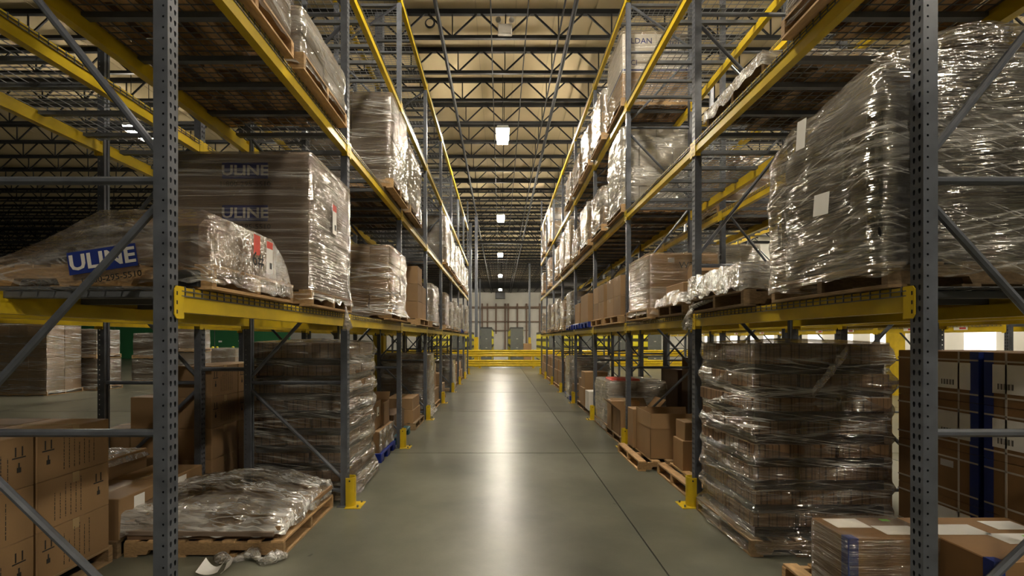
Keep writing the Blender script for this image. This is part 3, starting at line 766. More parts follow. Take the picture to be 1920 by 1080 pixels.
# floor, bay 0: flattened cartons under loose film
t = thing('film_covered_pallet', 'pallet of flattened cardboard under loose crumpled clear film', 'pallet load', (-2.34, 4.11, 0), R(0))
pallet(t, 1.26, 1.07, 'wood')
for k in range(3):
    o = MB().cbox(-.60, .58, -.51, .50, 0, .035, .004).build('cardboard_sheet', ['carton_dark', 'carton_grey', 'carton'][k % 3], t, (random.uniform(-.04, .04), random.uniform(-.03, .03), PZ+k*.037), R(random.uniform(-3, 3)))
for (x, y, a, rl) in ((.32, -.2, 25, 8), (.1, .1, -30, -6), (-.25, -.1, 12, 5)):
    o = MB().cbox(-.22, .22, -.12, .12, 0, .012, .002).build('cardboard_scrap', 'carton', t, (x, y, PZ+.12), R(a)); o.rotation_euler = (R(rl), R(rl*.6), R(a))
def hump(x, y):
    r2 = ((x+.15)/.62)**2 + ((y-.1)/.55)**2
    return .285 + .17*math.exp(-r2*.9) - .03*max(0, (x-.2)/.4)
drape(-.68, .60, -.50, .55, hump, .17, 70, 50, 8, .028, .06).build('loose_film', 'film_loose', t, smooth=True)
tl = MB()
pr = None
for i in range(9):
    p = Vector((.15+i*.065, -.60-.05*math.sin(i*1.3), .03+.02*math.sin(i*2)))
    if pr is not None: tl.tube(pr, p, .02+.015*(i % 3), 6, .02+.015*((i+1) % 3))
    pr = p
tl.build('film_tail', 'film_loose', t, smooth=True)
t = thing('paper_scrap', 'curled white paper scrap on the floor at the bottom of the photo', 'paper scrap', (-2.14, 3.36, 0))
MB().grid(8, 6, lambda u, v: ((u-.5)*.16, (v-.5)*.12, .004+.05*(2*u-1)**2*(.4+v) )).build('curled_sheet', 'paper', t, smooth=True)
MB().grid(6, 4, lambda u, v: (.09+u*.05, (v-.5)*.09, .004+.08*u*u)).build('torn_flap', 'paper', t, smooth=True)

# floor, behind the flue: printed cartons
def marks(parent, face, w_, h_, off, seed, flip=False):
    """shipping marks: two up-arrows and rows of small print, turned on their side"""
    rn = random.Random(seed); mb = MB(); e = .0012
    def rect(u0, u1, v0, v1):
        if face == '+x': mb.box(off, off+e, u0, u1, v0, v1)
        else: mb.box(u0, u1, off-e, off, v0, v1)
    n = rn.randint(6, 8)
    for i in range(n):
        u = -w_*.28 + i*w_*.07 + (w_*.12 if flip else 0)
        v = h_*.12
        top = h_*rn.uniform(.6, .9)
        while v < top:
            d = rn.uniform(.006, .03); rect(u-.0018+rn.uniform(-.001, .001), u+.0018, v, min(top, v+d)); v += d+.006
    u0 = w_*(.33 if not flip else -.36); vz = h_*.62
    for s in (-.02, .02): rect(u0+s-.004, u0+s+.004, vz, vz+.06)
    rect(u0-.04, u0+.04, vz-.012, vz-.004)
    rect(u0-.012, u0+.012, vz-.10, vz-.07); rect(u0-.004, u0+.004, vz-.07, vz-.04)
    return tag(mb.build('printed_marks', 'ink', parent), kind='stuff')
pallet(None, 1.2, 1.1, 'wood_old', (-3.6, 2.96, 0), label='old wood pallet carrying the print-marked cartons under the rack', cat='pallet')
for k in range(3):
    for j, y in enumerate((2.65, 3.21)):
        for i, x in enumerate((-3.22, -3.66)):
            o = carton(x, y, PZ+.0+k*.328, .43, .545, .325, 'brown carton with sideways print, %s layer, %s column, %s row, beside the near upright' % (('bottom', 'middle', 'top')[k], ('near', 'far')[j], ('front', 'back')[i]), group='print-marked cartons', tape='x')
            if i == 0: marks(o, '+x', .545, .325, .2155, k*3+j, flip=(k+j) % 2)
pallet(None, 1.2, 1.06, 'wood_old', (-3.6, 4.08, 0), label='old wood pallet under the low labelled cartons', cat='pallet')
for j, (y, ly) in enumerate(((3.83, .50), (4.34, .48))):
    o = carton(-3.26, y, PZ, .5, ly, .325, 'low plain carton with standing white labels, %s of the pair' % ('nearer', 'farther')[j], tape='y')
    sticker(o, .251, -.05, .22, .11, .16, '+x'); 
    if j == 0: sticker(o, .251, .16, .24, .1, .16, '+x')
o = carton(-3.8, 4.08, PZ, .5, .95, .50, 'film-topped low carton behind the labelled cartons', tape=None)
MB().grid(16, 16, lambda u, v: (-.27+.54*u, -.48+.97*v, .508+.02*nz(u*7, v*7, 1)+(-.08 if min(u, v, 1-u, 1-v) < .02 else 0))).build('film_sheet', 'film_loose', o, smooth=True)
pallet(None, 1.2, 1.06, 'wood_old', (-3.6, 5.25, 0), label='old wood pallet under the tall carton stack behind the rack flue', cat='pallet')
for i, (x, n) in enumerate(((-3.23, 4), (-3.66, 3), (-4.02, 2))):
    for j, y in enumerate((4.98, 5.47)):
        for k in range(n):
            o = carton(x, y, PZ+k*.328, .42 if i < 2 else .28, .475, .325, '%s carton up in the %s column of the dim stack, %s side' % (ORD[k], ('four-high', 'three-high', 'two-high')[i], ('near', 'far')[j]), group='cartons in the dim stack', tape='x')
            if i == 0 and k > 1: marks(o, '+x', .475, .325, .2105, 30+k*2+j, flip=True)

# tall layered stacks (both racks)
def layered(label, xa, xb, y0, y1, layers, seed, zb=0, side=1):
    lx, ly = xb-xa, y1-y0; cx, cy = (xa+xb)/2, (y0+y1)/2
    t = thing('wrapped_load', label, 'wrapped load', (cx, cy, zb)); rn = random.Random(seed)
    pallet(t, round(lx+.04, 2), round(ly+.04, 2), 'wood_old')
    z = PZ
    for k in range(layers):
        top = k == layers-1
        hc = .105 if not top else .16
        inset = .012 + .03*rn.random(); ox, oy = rn.uniform(-.012, .012), rn.uniform(-.012, .012)
        MB().box(-lx/2+.05, lx/2-.05, -ly/2+.05, ly/2-.05, z, z+.082).build('gap_shade', 'dark_band', t); z += .082  # shade in the gap between carton layers, drawn as a black slab
        sp = (.34, .62)[k % 2]
        xs = [(-lx/2+inset, -lx/2+inset+(lx-2*inset)*sp-.015), (-lx/2+inset+(lx-2*inset)*sp+.015, lx/2-inset)]
        for (u, v) in xs:
            for (p, q_) in ((-ly/2+inset, -.01), (.01, ly/2-inset)):
                carton_part(t, (u+v)/2+ox, (p+q_)/2+oy, z, v-u, q_-p, hc, 'packs')
        z += hc
    fm = film_shell(-lx/2-.01, lx/2+.01, -ly/2-.01, ly/2+.01, .02, z+.01, seed, .045, layers, .03, 140, 96, .04, .03, .06, .03, twist=.9)
    fm.build('stretch_film', 'film_clear', t, smooth=True)
    # a rope-like twist of film across the face
    return t, z
t, z = layered('tall layered carton stack in clear film behind the crumpled film pallet', -2.66, -1.62, 4.80, 5.92, 8, 51)
t, z = layered('tall layered carton stack in clear film on the floor under the silver load rack', 2.0, 3.14, 3.6, 4.56, 8, 52)
def twist(parent, a, b, r, n=16, sag=.0):
    mb = MB(); a, b = Vector(a), Vector(b)
    def fn(u, v):
        p = a.lerp(b, v); wv = r*(1+.5*nz(v*9, u*5, 1)); ang = (u*2-1)
        return (p.x, p.y - .012 - .01*math.cos(ang*1.5) - .008*nz(u*4, v*22, 2), p.z + ang*wv)
    return mb.grid(6, n*2, fn).build('film_twist', 'film_white', parent, smooth=True)
twist(t, (-.12, -.50, 1.28), (.16, -.50, 1.63), .045)

# blue pallet with cartons, bay 1
o = plastic_pallet(None, 1.1, .86, 'blue_plastic', (-2.2, 6.72, 0)); tag(o, 'bright blue plastic pallet sticking out into the aisle', 'pallet')
for j, y in enumerate((6.52, 6.95)):
    carton(-1.96, y, PZ, .54, .41, .30, 'taped carton in the lower layer on the blue pallet, %s one' % ('nearer', 'farther')[j])
t = open_carton(-1.99, 6.5, PZ+.302, .46, .36, .40, 'open-topped carton with a white label standing on the blue pallet', flaps=((1, 10), (0, 0), (1, -30), (0, 0)), fh=.16)
sticker(t, .231, .02, .25, .11, .13, '+x', bars=True)
t = open_carton(-1.96, 6.93, PZ+.302, .44, .36, .34, 'smaller open carton behind the labelled one on the blue pallet', flaps=((0, 0), (1, 30), (1, -20), (0, 0)), fh=.14)
fs = MB().grid(24, 8, lambda u, v: (-1.675+.02*nz(u*9, v*9, 3), 6.3+.86*u, .14+.30*v+.012*nz(u*6, v*12, 5))).build('film_band', 'film_loose', None); tag(fs, 'band of clear film stretched along the cartons on the blue pallet', 'film band')
# bay 2 floor
o = plastic_pallet(None, 1.1, .95, 'teal_plastic', (-2.2, 7.85, 0)); tag(o, 'dark teal plastic pallet behind the blue one', 'pallet')
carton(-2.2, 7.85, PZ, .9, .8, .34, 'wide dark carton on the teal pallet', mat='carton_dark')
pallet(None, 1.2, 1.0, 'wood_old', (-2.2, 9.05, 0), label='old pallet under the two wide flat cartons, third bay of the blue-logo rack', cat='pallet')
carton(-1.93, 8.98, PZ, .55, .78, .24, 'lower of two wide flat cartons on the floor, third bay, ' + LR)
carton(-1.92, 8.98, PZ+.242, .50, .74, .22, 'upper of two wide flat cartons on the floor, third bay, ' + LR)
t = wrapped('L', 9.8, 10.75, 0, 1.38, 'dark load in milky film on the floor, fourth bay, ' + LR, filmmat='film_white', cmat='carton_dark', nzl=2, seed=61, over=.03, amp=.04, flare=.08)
FLL = [(3, 1.35, 2.35, 'open'), (4, .2, 1.1, 'stack'), (5, .2, 1.2, 'wrap'), (5, 1.35, 2.3, 'stack'), (6, .2, 1.2, 'stack'), (6, 1.35, 2.3, 'stack'), (7, .3, 1.3, 'wrap')]
for i, (k, a, b, kind) in enumerate(FLL):
    ya, yb2 = zk(k)+a, zk(k)+b; where = 'floor, %s bay, %s half, %s' % (ORD[k], 'nearer' if a < 1 else 'farther', LR)
    if kind == 'wrap': wrapped('L', ya, yb2, 0, 1.0, 'white wrapped load on the ' + where, nzl=2, ncol=(1, 1), seed=70+i, nu=36, nv=10, over=.02, group='floor loads')
    else:
        pl = pallet(None, 1.2, round(yb2-ya, 2), 'wood', (-2.2, (ya+yb2)/2, 0), label='pallet under brown cartons on the ' + where)
        carton(-1.9, (ya+yb2)/2, PZ, .55, (yb2-ya)*.9, .34, 'lower brown carton on the ' + where, group='floor cartons')
        carton(-1.92, (ya+yb2)/2-.05, PZ+.342, .48, (yb2-ya)*.7, .30 if kind == 'stack' else .62, 'upper brown carton on the ' + where, group='floor cartons')

# ------------------------------------------------------------------ loads: silver load rack (x > 0)
# the bulging silver load
t = thing('wrapped_load', 'huge bulging load in silvery crinkled film on the first shelf', 'wrapped load', (2.50, 2.77, L1))
pallet(t, 1.22, .98, 'wood_old', (.06, 0, 0))
def silver_top(x, y):   # local
    return 1.12 + .33*math.exp(-(((x-.12)/.62)**2 + ((y+.22)/.60)**2)) + .02*nz(x*6, y*6, 3)
core = film_shell(-.57, .62, -.47, .38, PZ, 1.1, 9, .03, 3, .02, 48, 16, .09, .0, .0, .0, topfn=lambda x, y: silver_top(x, y)-.08, shoulder=.10)
core.build('bundled_goods', 'core', t, smooth=True)
sh = film_shell(-.645, .70, -.545, .43, .06, 1.2, 10, .03, 0, .0, 160, 70, .09, .02, .0, .03, topfn=silver_top, shoulder=.16, cap=10, twist=.5)
sh.build('stretch_film', 'film_silver', t, smooth=True)
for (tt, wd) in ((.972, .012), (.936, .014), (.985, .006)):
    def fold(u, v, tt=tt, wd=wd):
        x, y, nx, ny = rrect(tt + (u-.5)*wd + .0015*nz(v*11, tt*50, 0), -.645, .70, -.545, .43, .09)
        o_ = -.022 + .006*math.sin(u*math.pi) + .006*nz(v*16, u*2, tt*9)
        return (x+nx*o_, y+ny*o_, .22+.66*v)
    MB().grid(4, 26, fold).build('dark_fold', 'dark_band', t, smooth=True)
for (x, z, a) in ((.42, .74, .10), (.28, .70, -.05)):
    o = MB().box(-.13, .13, -.0015, 0, -.16, .16).build('packing_paper', 'paper_dim', t, (x, -.566, z)); o.rotation_euler = (0, a, 0)
for (y, z, w_, h_) in ((-.04, .97, .08, .17), (-.21, .5, .12, .12)):
    o = MB().box(-.0015, 0, -w_/2, w_/2, -h_/2, h_/2).build('packing_paper', 'paper', t, (-.688, y, z)); o.rotation_euler = (.1, 0, 0)
# low film-wrapped stack beside it
t = thing('wrapped_load', 'low flat load of grey sheets in film beside the bulging silver load', 'wrapped load', (2.5, 4.03, L1))
pallet(t, 1.2, .98, 'wood_old')
for k in range(4): MB().cbox(-.56, .5, -.44, .40, 0, .045, .004).build('packed_sheet', 'carton_grey', t, (random.uniform(-.02, .02), 0, PZ+k*.047), R(random.uniform(-1, 1)))
MB().cbox(-.05, .5, -.44, .1, PZ+.19, PZ+.40, .01).build('inner_carton', 'carton_dark', t)
drape(-.63, .56, -.50, .48, lambda x, y: .34+.09*math.exp(-((x-.2)/.4)**2-((y+.2)/.4)**2), .13, 50, 36, 14, .02, .03).build('draped_film', 'film_loose', t, smooth=True)
knot = MB()
for i in range(9):
    a = i*.7; knot.tube((-.60, .42, .10), (-.66+.03*math.cos(a), .46+.045*math.sin(a), -.14+.03*math.sin(a*3)), .008, 5, .02)
knot.tube((-.5, .2, .12), (-.62, .45, .05), .02, 6, .025)
knot.build('film_tail', 'film_loose', t, smooth=True)
# bay 1 first shelf
t = thing('wrapped_load', 'low carton under sagging film in front of the marker-written carton', 'wrapped load', (2.5, 5.08, L1))
pallet(t, 1.2, .74, 'wood_old')
carton_part(t, -.30, .0, PZ, .5, .5, .22); MB().tube((-.45, -.2, PZ+.32), (-.1, -.2, PZ+.32), .09, 10).build('film_core_tube', 'carton', t)
drape(-.62, .5, -.36, .38, lambda x, y: .2+.24*math.exp(-((x+.25)/.3)**2-((y+.05)/.25)**2), .12, 44, 30, 15, .02, .05).build('draped_film', 'film_loose', t, smooth=True)
t = thing('wrapped_load', 'big film-wrapped carton with black marker writing on the first shelf', 'wrapped load', (2.40, 6.18, L1))
pallet(t, 1.1, .98, 'wood')
c = carton_part(t, -.08, 0, PZ, .86, .90, .68, 'carton')
text('marker_writing', 'W2', 'ink', c, (.03, -.456, .54), (R(90), 0, 0), .12)
text('marker_writing', '4384', 'ink', c, (.26, -.456, .52), (R(90), 0, 0), .12)
text('marker_writing', '2/26/15', 'ink', c, (.22, -.456, .40), (R(90), 0, 0), .09)
sticker(c, -.16, -.451, .61, .08, .06, '-y', 'paper_dim', False)
film_shell(-.53, .37, -.47, .47, .05, PZ+.70, 17, .02, 0, 0, 64, 24, .03, .03, .05, .04).build('stretch_film', 'film_thin', t, smooth=True)
# bay 2 first shelf: cartons
for s, yc in enumerate((7.82, 9.02)):
    pallet(None, 1.2, 1.0, 'wood', (2.5, yc, L1), label='pallet under the %s carton group on first shelf, third bay, %s' % (('nearer', 'farther')[s], RR))
    for k in range(2):
        for j in range(2):
            for i in range(2 if k == 0 else 1):
                o = carton(2.16+i*.43, yc-.24+j*.48, L1+PZ+k*.33, .42, .46, .325, '%s carton, %s %s, in the %s group on first shelf, third bay, %s' % (('lower', 'upper')[k], ('front', 'back')[i], ('near', 'far')[j], ('nearer', 'farther')[s], RR), group='plain cartons opposite', tape='x')
# bay 3: labelled carton on blue pallet
o = plastic_pallet(None, 1.15, 1.0, 'blue_plastic', (2.5, 10.45, L1)); tag(o, 'blue pallet on first shelf, fourth bay, ' + RR, 'pallet')
o = carton(2.35, 10.4, L1+PZ, .85, .9, .62, 'carton with two white labels on first shelf, fourth bay, ' + RR)
sticker(o, .18, -.451, .44, .17, .14, '-y'); sticker(o, .24, -.451, .25, .14, .22, '-y')
o = carton(2.2, 11.5, L1+PZ, .5, .7, .5, 'yellow-stickered carton on first shelf, fourth bay, ' + RR)
sticker(o, -.05, -.351, .40, .12, .06, '-y', 'bin_yellow', False, 'yellow_sticker')
o = plastic_pallet(None, 1.15, .9, 'blue_plastic', (2.5, 11.6, L1)); tag(o, 'blue pallet under the yellow-stickered carton', 'pallet')
t = wrapped('R', zk(4)+.2, zk(4)+1.25, L1, 1.05, 'pale wrapped load on a blue pallet, first shelf, fifth bay, ' + RR, nzl=4, seed=81, over=.06, plast='blue_plastic', nu=48, nv=14)
FARR = [(4, 1.4, 2.4, 0, .9, 'film_clear'), (5, .15, 1.15, 0, 1.05, 'film_white'), (5, 1.3, 2.35, 0, 1.0, 'film_clear'), (6, .2, 1.2, 0, 1.1, 'film_white'), (7, .2, 1.2, 0, .9, 'film_white'),
 (2, 1.35, 2.35, 1, .85, 'film_white'), (3, .15, 1.2, 1, .95, 'film_white'), (3, 1.35, 2.35, 1, .7, 'film_white'), (4, .2, 1.2, 1, 1.25, 'film_white'), (4, 1.35, 2.35, 1, 1.2, 'film_white'), (5, .2, 1.2, 1, 1.05, 'film_clear'), (6, .2, 1.2, 1, 1.1, 'film_clear'), (7, .3, 1.3, 1, .9, 'film_clear'),
 (2, 1.35, 2.35, 2, .95, 'film_white'), (3, .1, 1.1, 2, .9, 'film_white'), (3, 1.3, 2.3, 2, .75, 'film_clear'), (4, .15, 1.15, 2, .8, 'film_white'), (6, .2, 1.2, 2, 1.3, 'film_white'), (7, .2, 1.2, 2, 1.35, 'film_white')]
for i, (k, a, b, li, h, fm_) in enumerate(FARR):
    wrapped('R', zk(k)+a, zk(k)+b, LEV[li]+.006, h, '%s wrapped load, %s shelf, %s bay, %s half, %s' % ('white' if fm_ == 'film_white' else 'brown', ORD[li], ORD[k], 'nearer' if a < 1 else 'farther', RR), group='wrapped loads on the silver load rack', filmmat=fm_, cmat='carton', nzl=2, ncol=(1, 1), seed=100+i, nu=40, nv=12, amp=.045, over=.10)
# second shelf
wrapped('R', 2.28, 3.1, L2, .55, 'dark film-wrapped load at the top edge, second shelf, first bay, ' + RR, filmmat='film_clear', cmat='carton_dark', nzl=2, detail=True, seed=91, over=.08)
t = thing('wrapped_load', 'thin film-covered pallet, second shelf, first bay, above the marker-written carton', 'wrapped load', (2.62, 3.95, L2))
pallet(t, 1.2, .96, 'wood_old')
MB().cbox(-.55, .5, -.42, .42, 0, .025, .004).build('packed_board', 'carton', t, (0, 0, PZ))
drape(-.62, .58, -.49, .49, lambda x, y: .175+.015*nz(x*3, y*3, 0), .06, 40, 30, 19, .015, .02).build('draped_film', 'film_loose', t, smooth=True)
wrapped('R', 7.27, 8.25, L2, 1.36, 'tall four-layer load in milky film on second shelf, third bay, ' + RR, filmmat='film_white', nzl=4, ncol=(4, 3), seed=92, over=.06, amp=.04, cmat='white_box')
# third shelf: white and blue printed boxes
t = thing('wrapped_load', 'tall white box load with blue print and brown base on third shelf, third bay', 'wrapped load', (2.52, 7.8, L3))
pallet(t, 1.15, 1.0, 'wood', detail=False)
carton_part(t, 0, 0, PZ, 1.1, .95, .42, 'carton')
for i in (0, 1):
    c = carton_part(t, -.275+i*.55, 0, PZ+.424, .545, .95, .62, 'white_box')
    MB().box(-.273, .273, -.477, -.475, .02, .05).build('blue_band', 'tape_blue', c)
    MB().box(-.275, -.273, -.47, .47, .02, .05).build('blue_band', 'tape_blue', c) if i == 0 else None
    text('printed_text', 'JLDAN' if i == 0 else 'ICI', 'logo_blue', c, (.02, -.477, .50 if i == 0 else .46), (R(90), 0, 0), .13)
    text('printed_text', 'ICI', 'logo_blue', c, (-.1, -.477, .15), (R(90), 0, 0), .12) if i == 0 else None
MB().cbox(-.2, .5, -.3, .45, PZ+1.046, PZ+1.2, .03).build('carton', 'carton', t)
film_shell(-.57, .57, -.49, .49, .05, PZ+1.08, 31, .03, 0, 0, 64, 20, .04, .05, .02, .04).build('stretch_film', 'film_thin', t, smooth=True)
# second row, behind the silver load rack
wrapped(None, 8.0, 9.0, L1, 1.4, 'pale wrapped load seen behind the marker-written carton', xr=(3.55, 4.62), nzl=4, ncol=(3, 2), seed=93, filmmat='film_clear', cmat='white_box')
wrapped(None, 7.4, 8.4, L2, 1.0, 'brown load on second shelf of the back-to-back row behind the milky load', xr=(3.55, 4.62), nzl=2, seed=94, filmmat='film_clear', cmat='carton')
wrapped(None, 4.8, 5.8, L1, .6, 'low wrapped load in the back-to-back row behind the low grey sheets', xr=(3.55, 4.62), nzl=2, seed=95, filmmat='film_clear', cmat='carton')
wrapped(None, 5.9, 6.9, L3, 1.35, 'film-wrapped load high on the third shelf behind the blue-logo carton rack', xr=(-4.15, -3.1), nzl=2, seed=96, filmmat='film_clear', cmat='carton_grey')

# strapped cartons with blue tape (second row floor)
pallet(None, 1.1, 1.5, 'wood_old', (4.02, 3.2, 0), label='old pallet under the strapped blue-taped cartons', cat='pallet')
for k in range(4):
    for j, y in enumerate((2.90, 3.60)):
        o = carton(3.80, y, PZ+k*.375, .70, .66, .372, 'strapped brown carton with blue corner tape, %s from the floor, %s column' % (ORD[k], ('nearer', 'farther')[j]), mat='carton_orange', group='strapped cartons', tape=None)
        s = -1 if j else 1
        m = MB().box(-.352, -.26, s*.33-.06 if s > 0 else -.332, .332 if s > 0 else -.27, .0, .3715).build('blue_tape', 'tape_blue', o)
        st = MB()
        for z in (.06, .31): st.box(-.3535, -.35, -.33, .33, z-.006, z+.006)
        for y2 in (-.2*s+.0, .19*s): st.box(-.3535, -.35, y2-.006, y2+.006, 0, .372)
        st.build('plastic_strap', 'strap', o)
        if k != 1: sticker(o, -.352, .15 if j == 0 else -.15, .19, .25, .2, '-x', 'paper')
        else: sticker(o, -.352, -.1, .26, .1, .05, '-x', 'paper_dim', False)
MB().box(-.02, .02, -.07, .07, 0, 1.35).build('upright_board', 'wood', None, (3.55, 4.2, .0)); o = bpy.context.scene.objects['upright_board']; tag(o, 'tall wooden board standing on end behind the layered stack', 'board')
o['category'] = 'board'
# low orange cartons with blue tape, bay 0
pallet(None, 1.2, 1.0, 'wood', (2.6, 2.72, 0), label='wood pallet corner under the low blue-taped cartons', cat='pallet')
for i, (xa_, xb_, ya_, yb3) in enumerate(((1.92, 2.42, 2.5, 2.80), (2.44, 3.12, 2.24, 2.80))):
    lx, ly = xb_-xa_, yb3-ya_; h = .49 if i < 2 else .30
    o = carton((xa_+xb_)/2, (ya_+yb3)/2, PZ, lx, ly, h, ('low glossy carton with a blue-taped corner and white labels', 'wide low carton with white labels behind the near upright', 'narrow low carton behind the blue-taped corner carton')[i], mat='carton_orange', tape=None)
    if i < 2:
        for (u, v, a, b) in ((-.1, .06, .2, .13), (.12, -.04, .22, .12)) if i == 0 else ((-.16, .1, .3, .14), (.1, -.02, .28, .13), (.2, .16, .2, .12)):
            sticker(o, u, v, h, a, b, 'top', 'paper', False)
        sticker(o, .16, .10 if i == 0 else .0, h+.002, .05, .03, 'top', 'lime', False, 'lime_sticker')
        MB().box(-lx/2-.0015, -lx/2+.055, -ly/2-.0015, -ly/2+.05, 0, h+.001).build('blue_tape', 'tape_blue', o)
    if i == 0:
        film_shell(-lx/2-.008, lx/2+.008, -ly/2-.008, ly/2+.008, .0, h+.006, 77, .008, 0, 0, 64, 20, .02, .004, 0, .02).build('stretch_film', 'film_thin', o, smooth=True)
# bay 1 floor: broken pallets and cartons
pallet(None, 1.1, .95, 'wood', (2.57, 5.37, 0), label='pale wood pallet with gaps, beside the second upright', cat='pallet')
for i, (x, y, z, lx, ly, lz) in enumerate(((2.34, 5.62, PZ, .28, .30, .36), (2.38, 5.62, PZ+.362, .30, .28, .22), (2.62, 5.58, PZ, .26, .34, .42), (2.6, 5.2, PZ, .3, .3, .25))):
    o = carton(x, y, z, lx, ly, lz, ('small carton standing at the pallet edge by the second upright', 'small carton on top at the pallet edge', 'small white-labelled carton beside the second upright', 'small carton half hidden by the second upright')[i])
    if i == 2: sticker(o, -.02, -.171, .3, .16, .2, '-y', 'paper', False); sticker(o, -.02, -.171, .1, .12, .08, '-y', 'paper', False)
pallet(None, 1.2, 1.05, 'wood', (2.40, 6.43, 0), label='wood pallet jutting into the aisle under the open carton', cat='pallet')
open_carton(2.36, 6.32, PZ, .74, .62, .40, 'big open carton with raised flaps on the jutting pallet', flaps=((1, -6), (1, 10), (1, -4), (1, 35)), fh=.2)
carton(2.10, 6.80, PZ, .3, .28, .56, 'upright carton behind the big open carton')
open_carton(2.75, 5.05, .0, .52, .44, .62, 'dark open carton with a bent flap beside the layered stack', mat='carton_dark', flaps=((1, 30), (1, 20), (1, 60), (1, 10)), fh=.26)
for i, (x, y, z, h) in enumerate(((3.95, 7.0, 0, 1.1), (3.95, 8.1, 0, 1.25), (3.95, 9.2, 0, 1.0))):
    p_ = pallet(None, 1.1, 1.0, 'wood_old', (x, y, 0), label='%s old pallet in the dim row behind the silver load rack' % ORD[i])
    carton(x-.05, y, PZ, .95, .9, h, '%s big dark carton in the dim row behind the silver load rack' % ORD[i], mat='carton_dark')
# bay 2 floor
pallet(None, 1.2, 1.0, 'wood_old', (2.55, 7.85, 0), label='old pallet under the hazard-marked open carton', cat='pallet')
o = open_carton(2.28, 7.72, PZ, .62, .52, .42, 'open carton with an orange hazard diamond on its side', flaps=((0, 0), (1, 60), (1, 50), (1, 40)))
for (d, mt) in ((.11, 'paper'), (.09, 'orange')):
    s = MB().poly([(.05-d, -.262-(.001 if mt == 'orange' else 0), .19), (.05, -.262-(.001 if mt == 'orange' else 0), .19-d), (.05+d, -.262-(.001 if mt == 'orange' else 0), .19), (.05, -.262-(.001 if mt == 'orange' else 0), .19+d)]) if False else None
    m = MB(); yy = -.2615-(.001 if mt == 'orange' else 0)
    m.poly([(.05-d, yy, .19), (.05, yy, .19-d), (.05+d, yy, .19), (.05, yy, .19+d)]); m.build('hazard_diamond', mt, o)
carton(2.2, 8.12, PZ, .5, .3, .5, 'plain carton behind the hazard-marked carton')
t = wrapped('R', 8.42, 9.5, 0, .92, 'film-wrapped load with a red top on the floor, third bay, ' + RR, filmmat='film_white', cmat='white_box', nzl=3, ncol=(2, 2), seed=97, over=.03, amp=.035)
MB().cbox(-.45, .1, -.4, .1, .925, .97, .02).build('red_cover', 'red', t)
# further floor spots
pallet(None, 1.2, 1.9, 'wood_old', (2.6, 10.9, 0), label='long pallet under the white box and cartons, fourth bay, ' + RR)
o = carton(2.12, 10.3, PZ, .3, .42, .42, 'small white box on the floor, fourth bay, ' + RR, mat='white_box', tape=None)
carton(2.45, 10.4, PZ, .3, .6, .5, 'brown carton beside the small white box, fourth bay', tape='x')
carton(2.3, 11.1, PZ, .6, .5, .42, 'lower carton behind the small white box, fourth bay'); carton(2.3, 11.1, PZ+.422, .55, .5, .38, 'yellow-spotted carton stacked behind the small white box')
carton(2.3, 11.65, PZ, .5, .4, .6, 'last carton on the long pallet, fourth bay')
wrapped('R', zk(4)+.5, zk(4)+1.5, 0, 1.22, 'tall pale wrapped load on the floor, fifth bay, ' + RR, nzl=3, seed=98, over=.05, plast='blue_plastic', nu=48, nv=14)
carton(2.25, zk(4)+.25, 0, .5, .4, .5, 'brown carton in front of the tall pale wrapped load, fifth bay')
for i, (k, a) in enumerate(((5, .2), (5, 1.35), (6, .2), (6, 1.35), (7, .3), (7, 1.35))):
    where = 'floor, %s bay, %s half, %s' % (ORD[k], 'nearer' if a < 1 else 'farther', RR)
    pallet(None, 1.2, 1.0, 'wood', (2.6, zk(k)+a+.5, 0), label='pallet under brown cartons on the ' + where)
    carton(2.3, zk(k)+a+.5, PZ, .55, .9, .5, 'lower brown carton on the ' + where, group='floor cartons')
    carton(2.3, zk(k)+a+.45, PZ+.502, .5, .7, .35, 'upper brown carton on the ' + where, group='floor cartons')

# ------------------------------------------------------------------ guard rail, shelving, columns at the end of the aisle
t = thing('guard_rail', 'yellow corrugated guard rail across the far end of the aisle', 'guard rail', (0, 27, 0))
for i in range(-3, 6):
    x = -1.22 + i*3.18; p_ = MB().box(x-.06, x+.06, -.06, .06, 0, 1.1).build('post', 'yellow', t)
    MB().box(x-.13, x+.13, -.13, .13, 0, .015).build('post_plate', 'yellow', t)
prof = [(0, .0), (-.05, .04), (-.05, .10), (-.015, .14), (-.05, .18), (-.05, .24), (-.015, .28), (-.05, .32), (-.05, .36), (0, .40), (.01, .40), (.01, 0)]
for i in range(-3, 5):
    x = -1.22 + i*3.18
    for z in (.09, .68):
        MB().prism([(a-.065, b+z) for a, b in prof], 'x', x+.01, x+3.17).build('rail', 'yellow', t)
def shelving(x0, y, lx, ly, h, label, stripes='both'):
    t = thing('shelving_unit', label, 'shelving', (x0, y, 0), 0, 'striped bin shelving')
    MB().box(0, lx, -.02, .02, 0, h).build('end_panel', 'shelf_grey', t)
    MB().box(.06, lx-.06, .02, ly, 0, h-.03).build('core_panel', 'black', t)
    n = 4; hz_ = h/n
    for k in range(n):
        for s, x in ((0, -.01), (1, lx-.05)):
            MB().box(x, x+.06, .05, ly, k*hz_+.12, (k+1)*hz_-.03).build('bin_front', 'bin_yellow', t)
    for k in range(n+1): MB().box(-.015, lx+.015, .03, ly, max(0, k*hz_-.09), k*hz_+.09 if k else .12).build('shelf', 'black', t)
    for s in range(3): MB().box(lx*.45, lx*.6, -.024, -.02, h*.25*(s+.8), h*.25*(s+.8)+.06).build('card_holder', 'paper_dim', t)
    return t
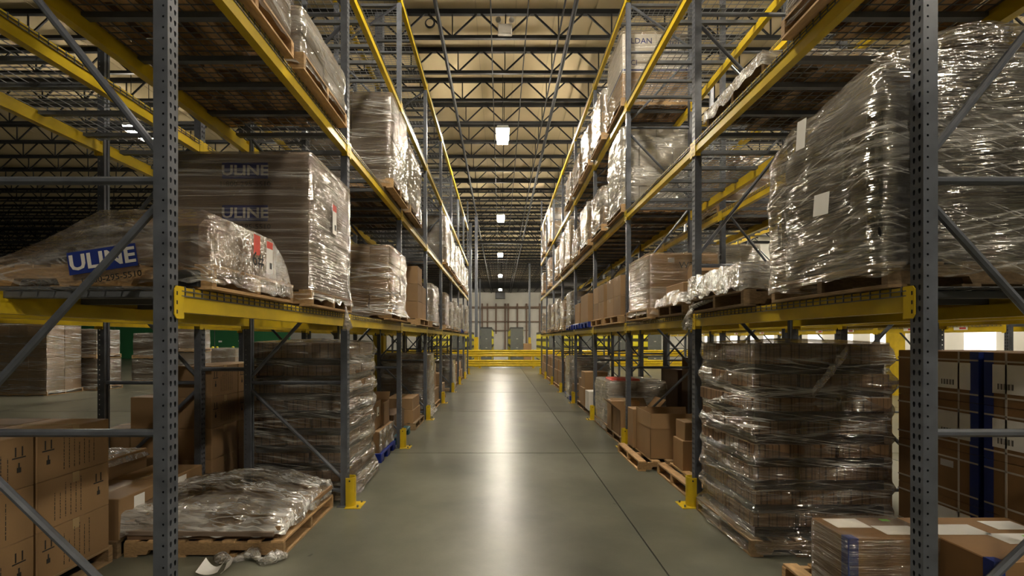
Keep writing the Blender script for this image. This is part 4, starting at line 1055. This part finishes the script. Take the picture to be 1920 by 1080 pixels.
for i, (pa, pb, y, h, ly) in enumerate(((848, 872, 29.5, 2.2, 10), (901, 922, 31, 2.45, 9), (957, 981, 31, 2.45, 9), (1029, 1052, 29.5, 2.2, 10), (1090, 1112, 29.5, 2.2, 10), (1150, 1175, 29.5, 2.2, 10), (1215, 1240, 29.5, 2.2, 10), (790, 812, 29.5, 2.2, 10))):
    shelving(wpx(pa, y), y, (pb-pa)*y/F, ly, h, 'grey-ended shelving with yellow bin fronts, %s' % ('seen left of the tall building column', 'just left of the open gap', 'beside the lone brown carton', 'at the end of the silver load rack', 'second behind the silver load rack', 'third behind the silver load rack', 'fourth behind the silver load rack', 'behind the blue-logo carton rack')[i])
carton(wpx(989, 31), 31.2, 0, .55, .5, 1.42, 'lone tall brown carton beside the grey shelving', tape=None)
for i, (px, y, yz) in enumerate(((893, 28.2, 1.85), (882, 30, 0), (993, 46, 1.9), (900, 58, 0))):
    t = thing('building_column', ('tall grey building column with a yellow sleeve behind the guard rail', 'bare grey building column behind the shelving', 'grey building column with yellow sleeve farther back', 'distant bare grey building column')[i], 'building column', (wpx(px, y), y, 0))
    MB().box(-.09, .09, -.09, .09, 0, 9.4).build('shaft', 'steel', t)
    if yz: MB().box(-.13, .13, -.13, .13, 0, yz).build('yellow_sleeve', 'yellow', t)
t = thing('building_column', 'yellow-sleeved building column seen behind the layered stack', 'building column', (12.2, 14, 0))
MB().box(-.12, .12, -.12, .12, 0, 9.4).build('shaft', 'steel', t); MB().box(-.16, .16, -.16, .16, 0, 2.3).build('yellow_sleeve', 'yellow', t)
t = thing('building_column', 'yellow-sleeved building column in the flue behind the dark milky load', 'building column', (-2.86, 10.75, 0))
MB().box(-.09, .09, -.09, .09, 0, 9.4).build('shaft', 'steel', t); MB().box(-.12, .12, -.12, .12, 0, 1.8).build('yellow_sleeve', 'yellow', t)
t = thing('unit_heater', 'dark unit heater hanging under the roof at the far end', 'heater', (0, 66, 7.6))
MB().cbox(-.7, .7, -.4, .4, 0, .9, .05).build('heater_body', 'steel_dark', t); MB().box(-.6, .6, -.43, -.4, .1, .8).build('heater_grille', 'black', t)
for s in (-.5, .5): MB().tube((s, 0, .9), (s, 0, CEIL-7.6), .02, 6).build('hanger', 'joist', t)

# ------------------------------------------------------------------ staging floor beyond the blue-logo rack
wrapped(None, 13.8, 15.0, 0, 2.15, 'large pale wrapped stack nearest on the open staging floor', xr=(-15.6, -13.8), nzl=6, ncol=(3, 2), seed=120, filmmat='film_clear', cmat='carton', amp=.03)
def staged(x, y, h1, h2, label, seed):
    wrapped(None, y, y+1.0, 0, h1, 'lower ' + label, xr=(x, x+1.2), nzl=1, ncol=(1, 1), seed=seed, filmmat='film_clear', cmat='carton_dark', nu=40, nv=10)
    if h2: wrapped(None, y, y+1.0, h1+.03, h2, 'upper ' + label, xr=(x+.05, x+1.15), nzl=1, ncol=(1, 1), seed=seed+1, filmmat='film_clear', cmat='carton_dark', nu=40, nv=10)
staged(-14.6, 15.1, 1.05, .95, 'dark carton pallet stacked two high on the staging floor', 130)
staged(-14.2, 17.4, .95, .95, 'dark wrapped pallet of the pair next to the two-high stack', 132)
staged(-13.0, 17.6, 1.2, .9, 'pale wrapped pallet beside the rack post on the staging floor', 134)
staged(-13.0, 20.2, 1.3, 0, 'brown wrapped pallet at the back of the staging floor', 136)
for i, (px, y) in enumerate(((399, 38), (407, 38.6), (437, 39))):
    t = thing('bollard', 'yellow safety bollard by the green wall, %s of three' % ORD[i], 'bollard', (wpx(px, y), y, 0))
    MB().tube((0, 0, 0), (0, 0, 1.05), .11, 12).build('post', 'bin_yellow', t); MB().tube((0, 0, 1.05), (0, 0, 1.12), .11, 12, .05).build('cap', 'bin_yellow', t)
# lit windows in the side wall across the neighbouring aisle
for i in range(14):
    y = 14 + i*2.6
    o = MB().box(XE-.03, XE-.005, y, y+1.3, 1.0, 2.3).build('window_%d' % (i+1), 'daylit'); tag(o, kind='structure')
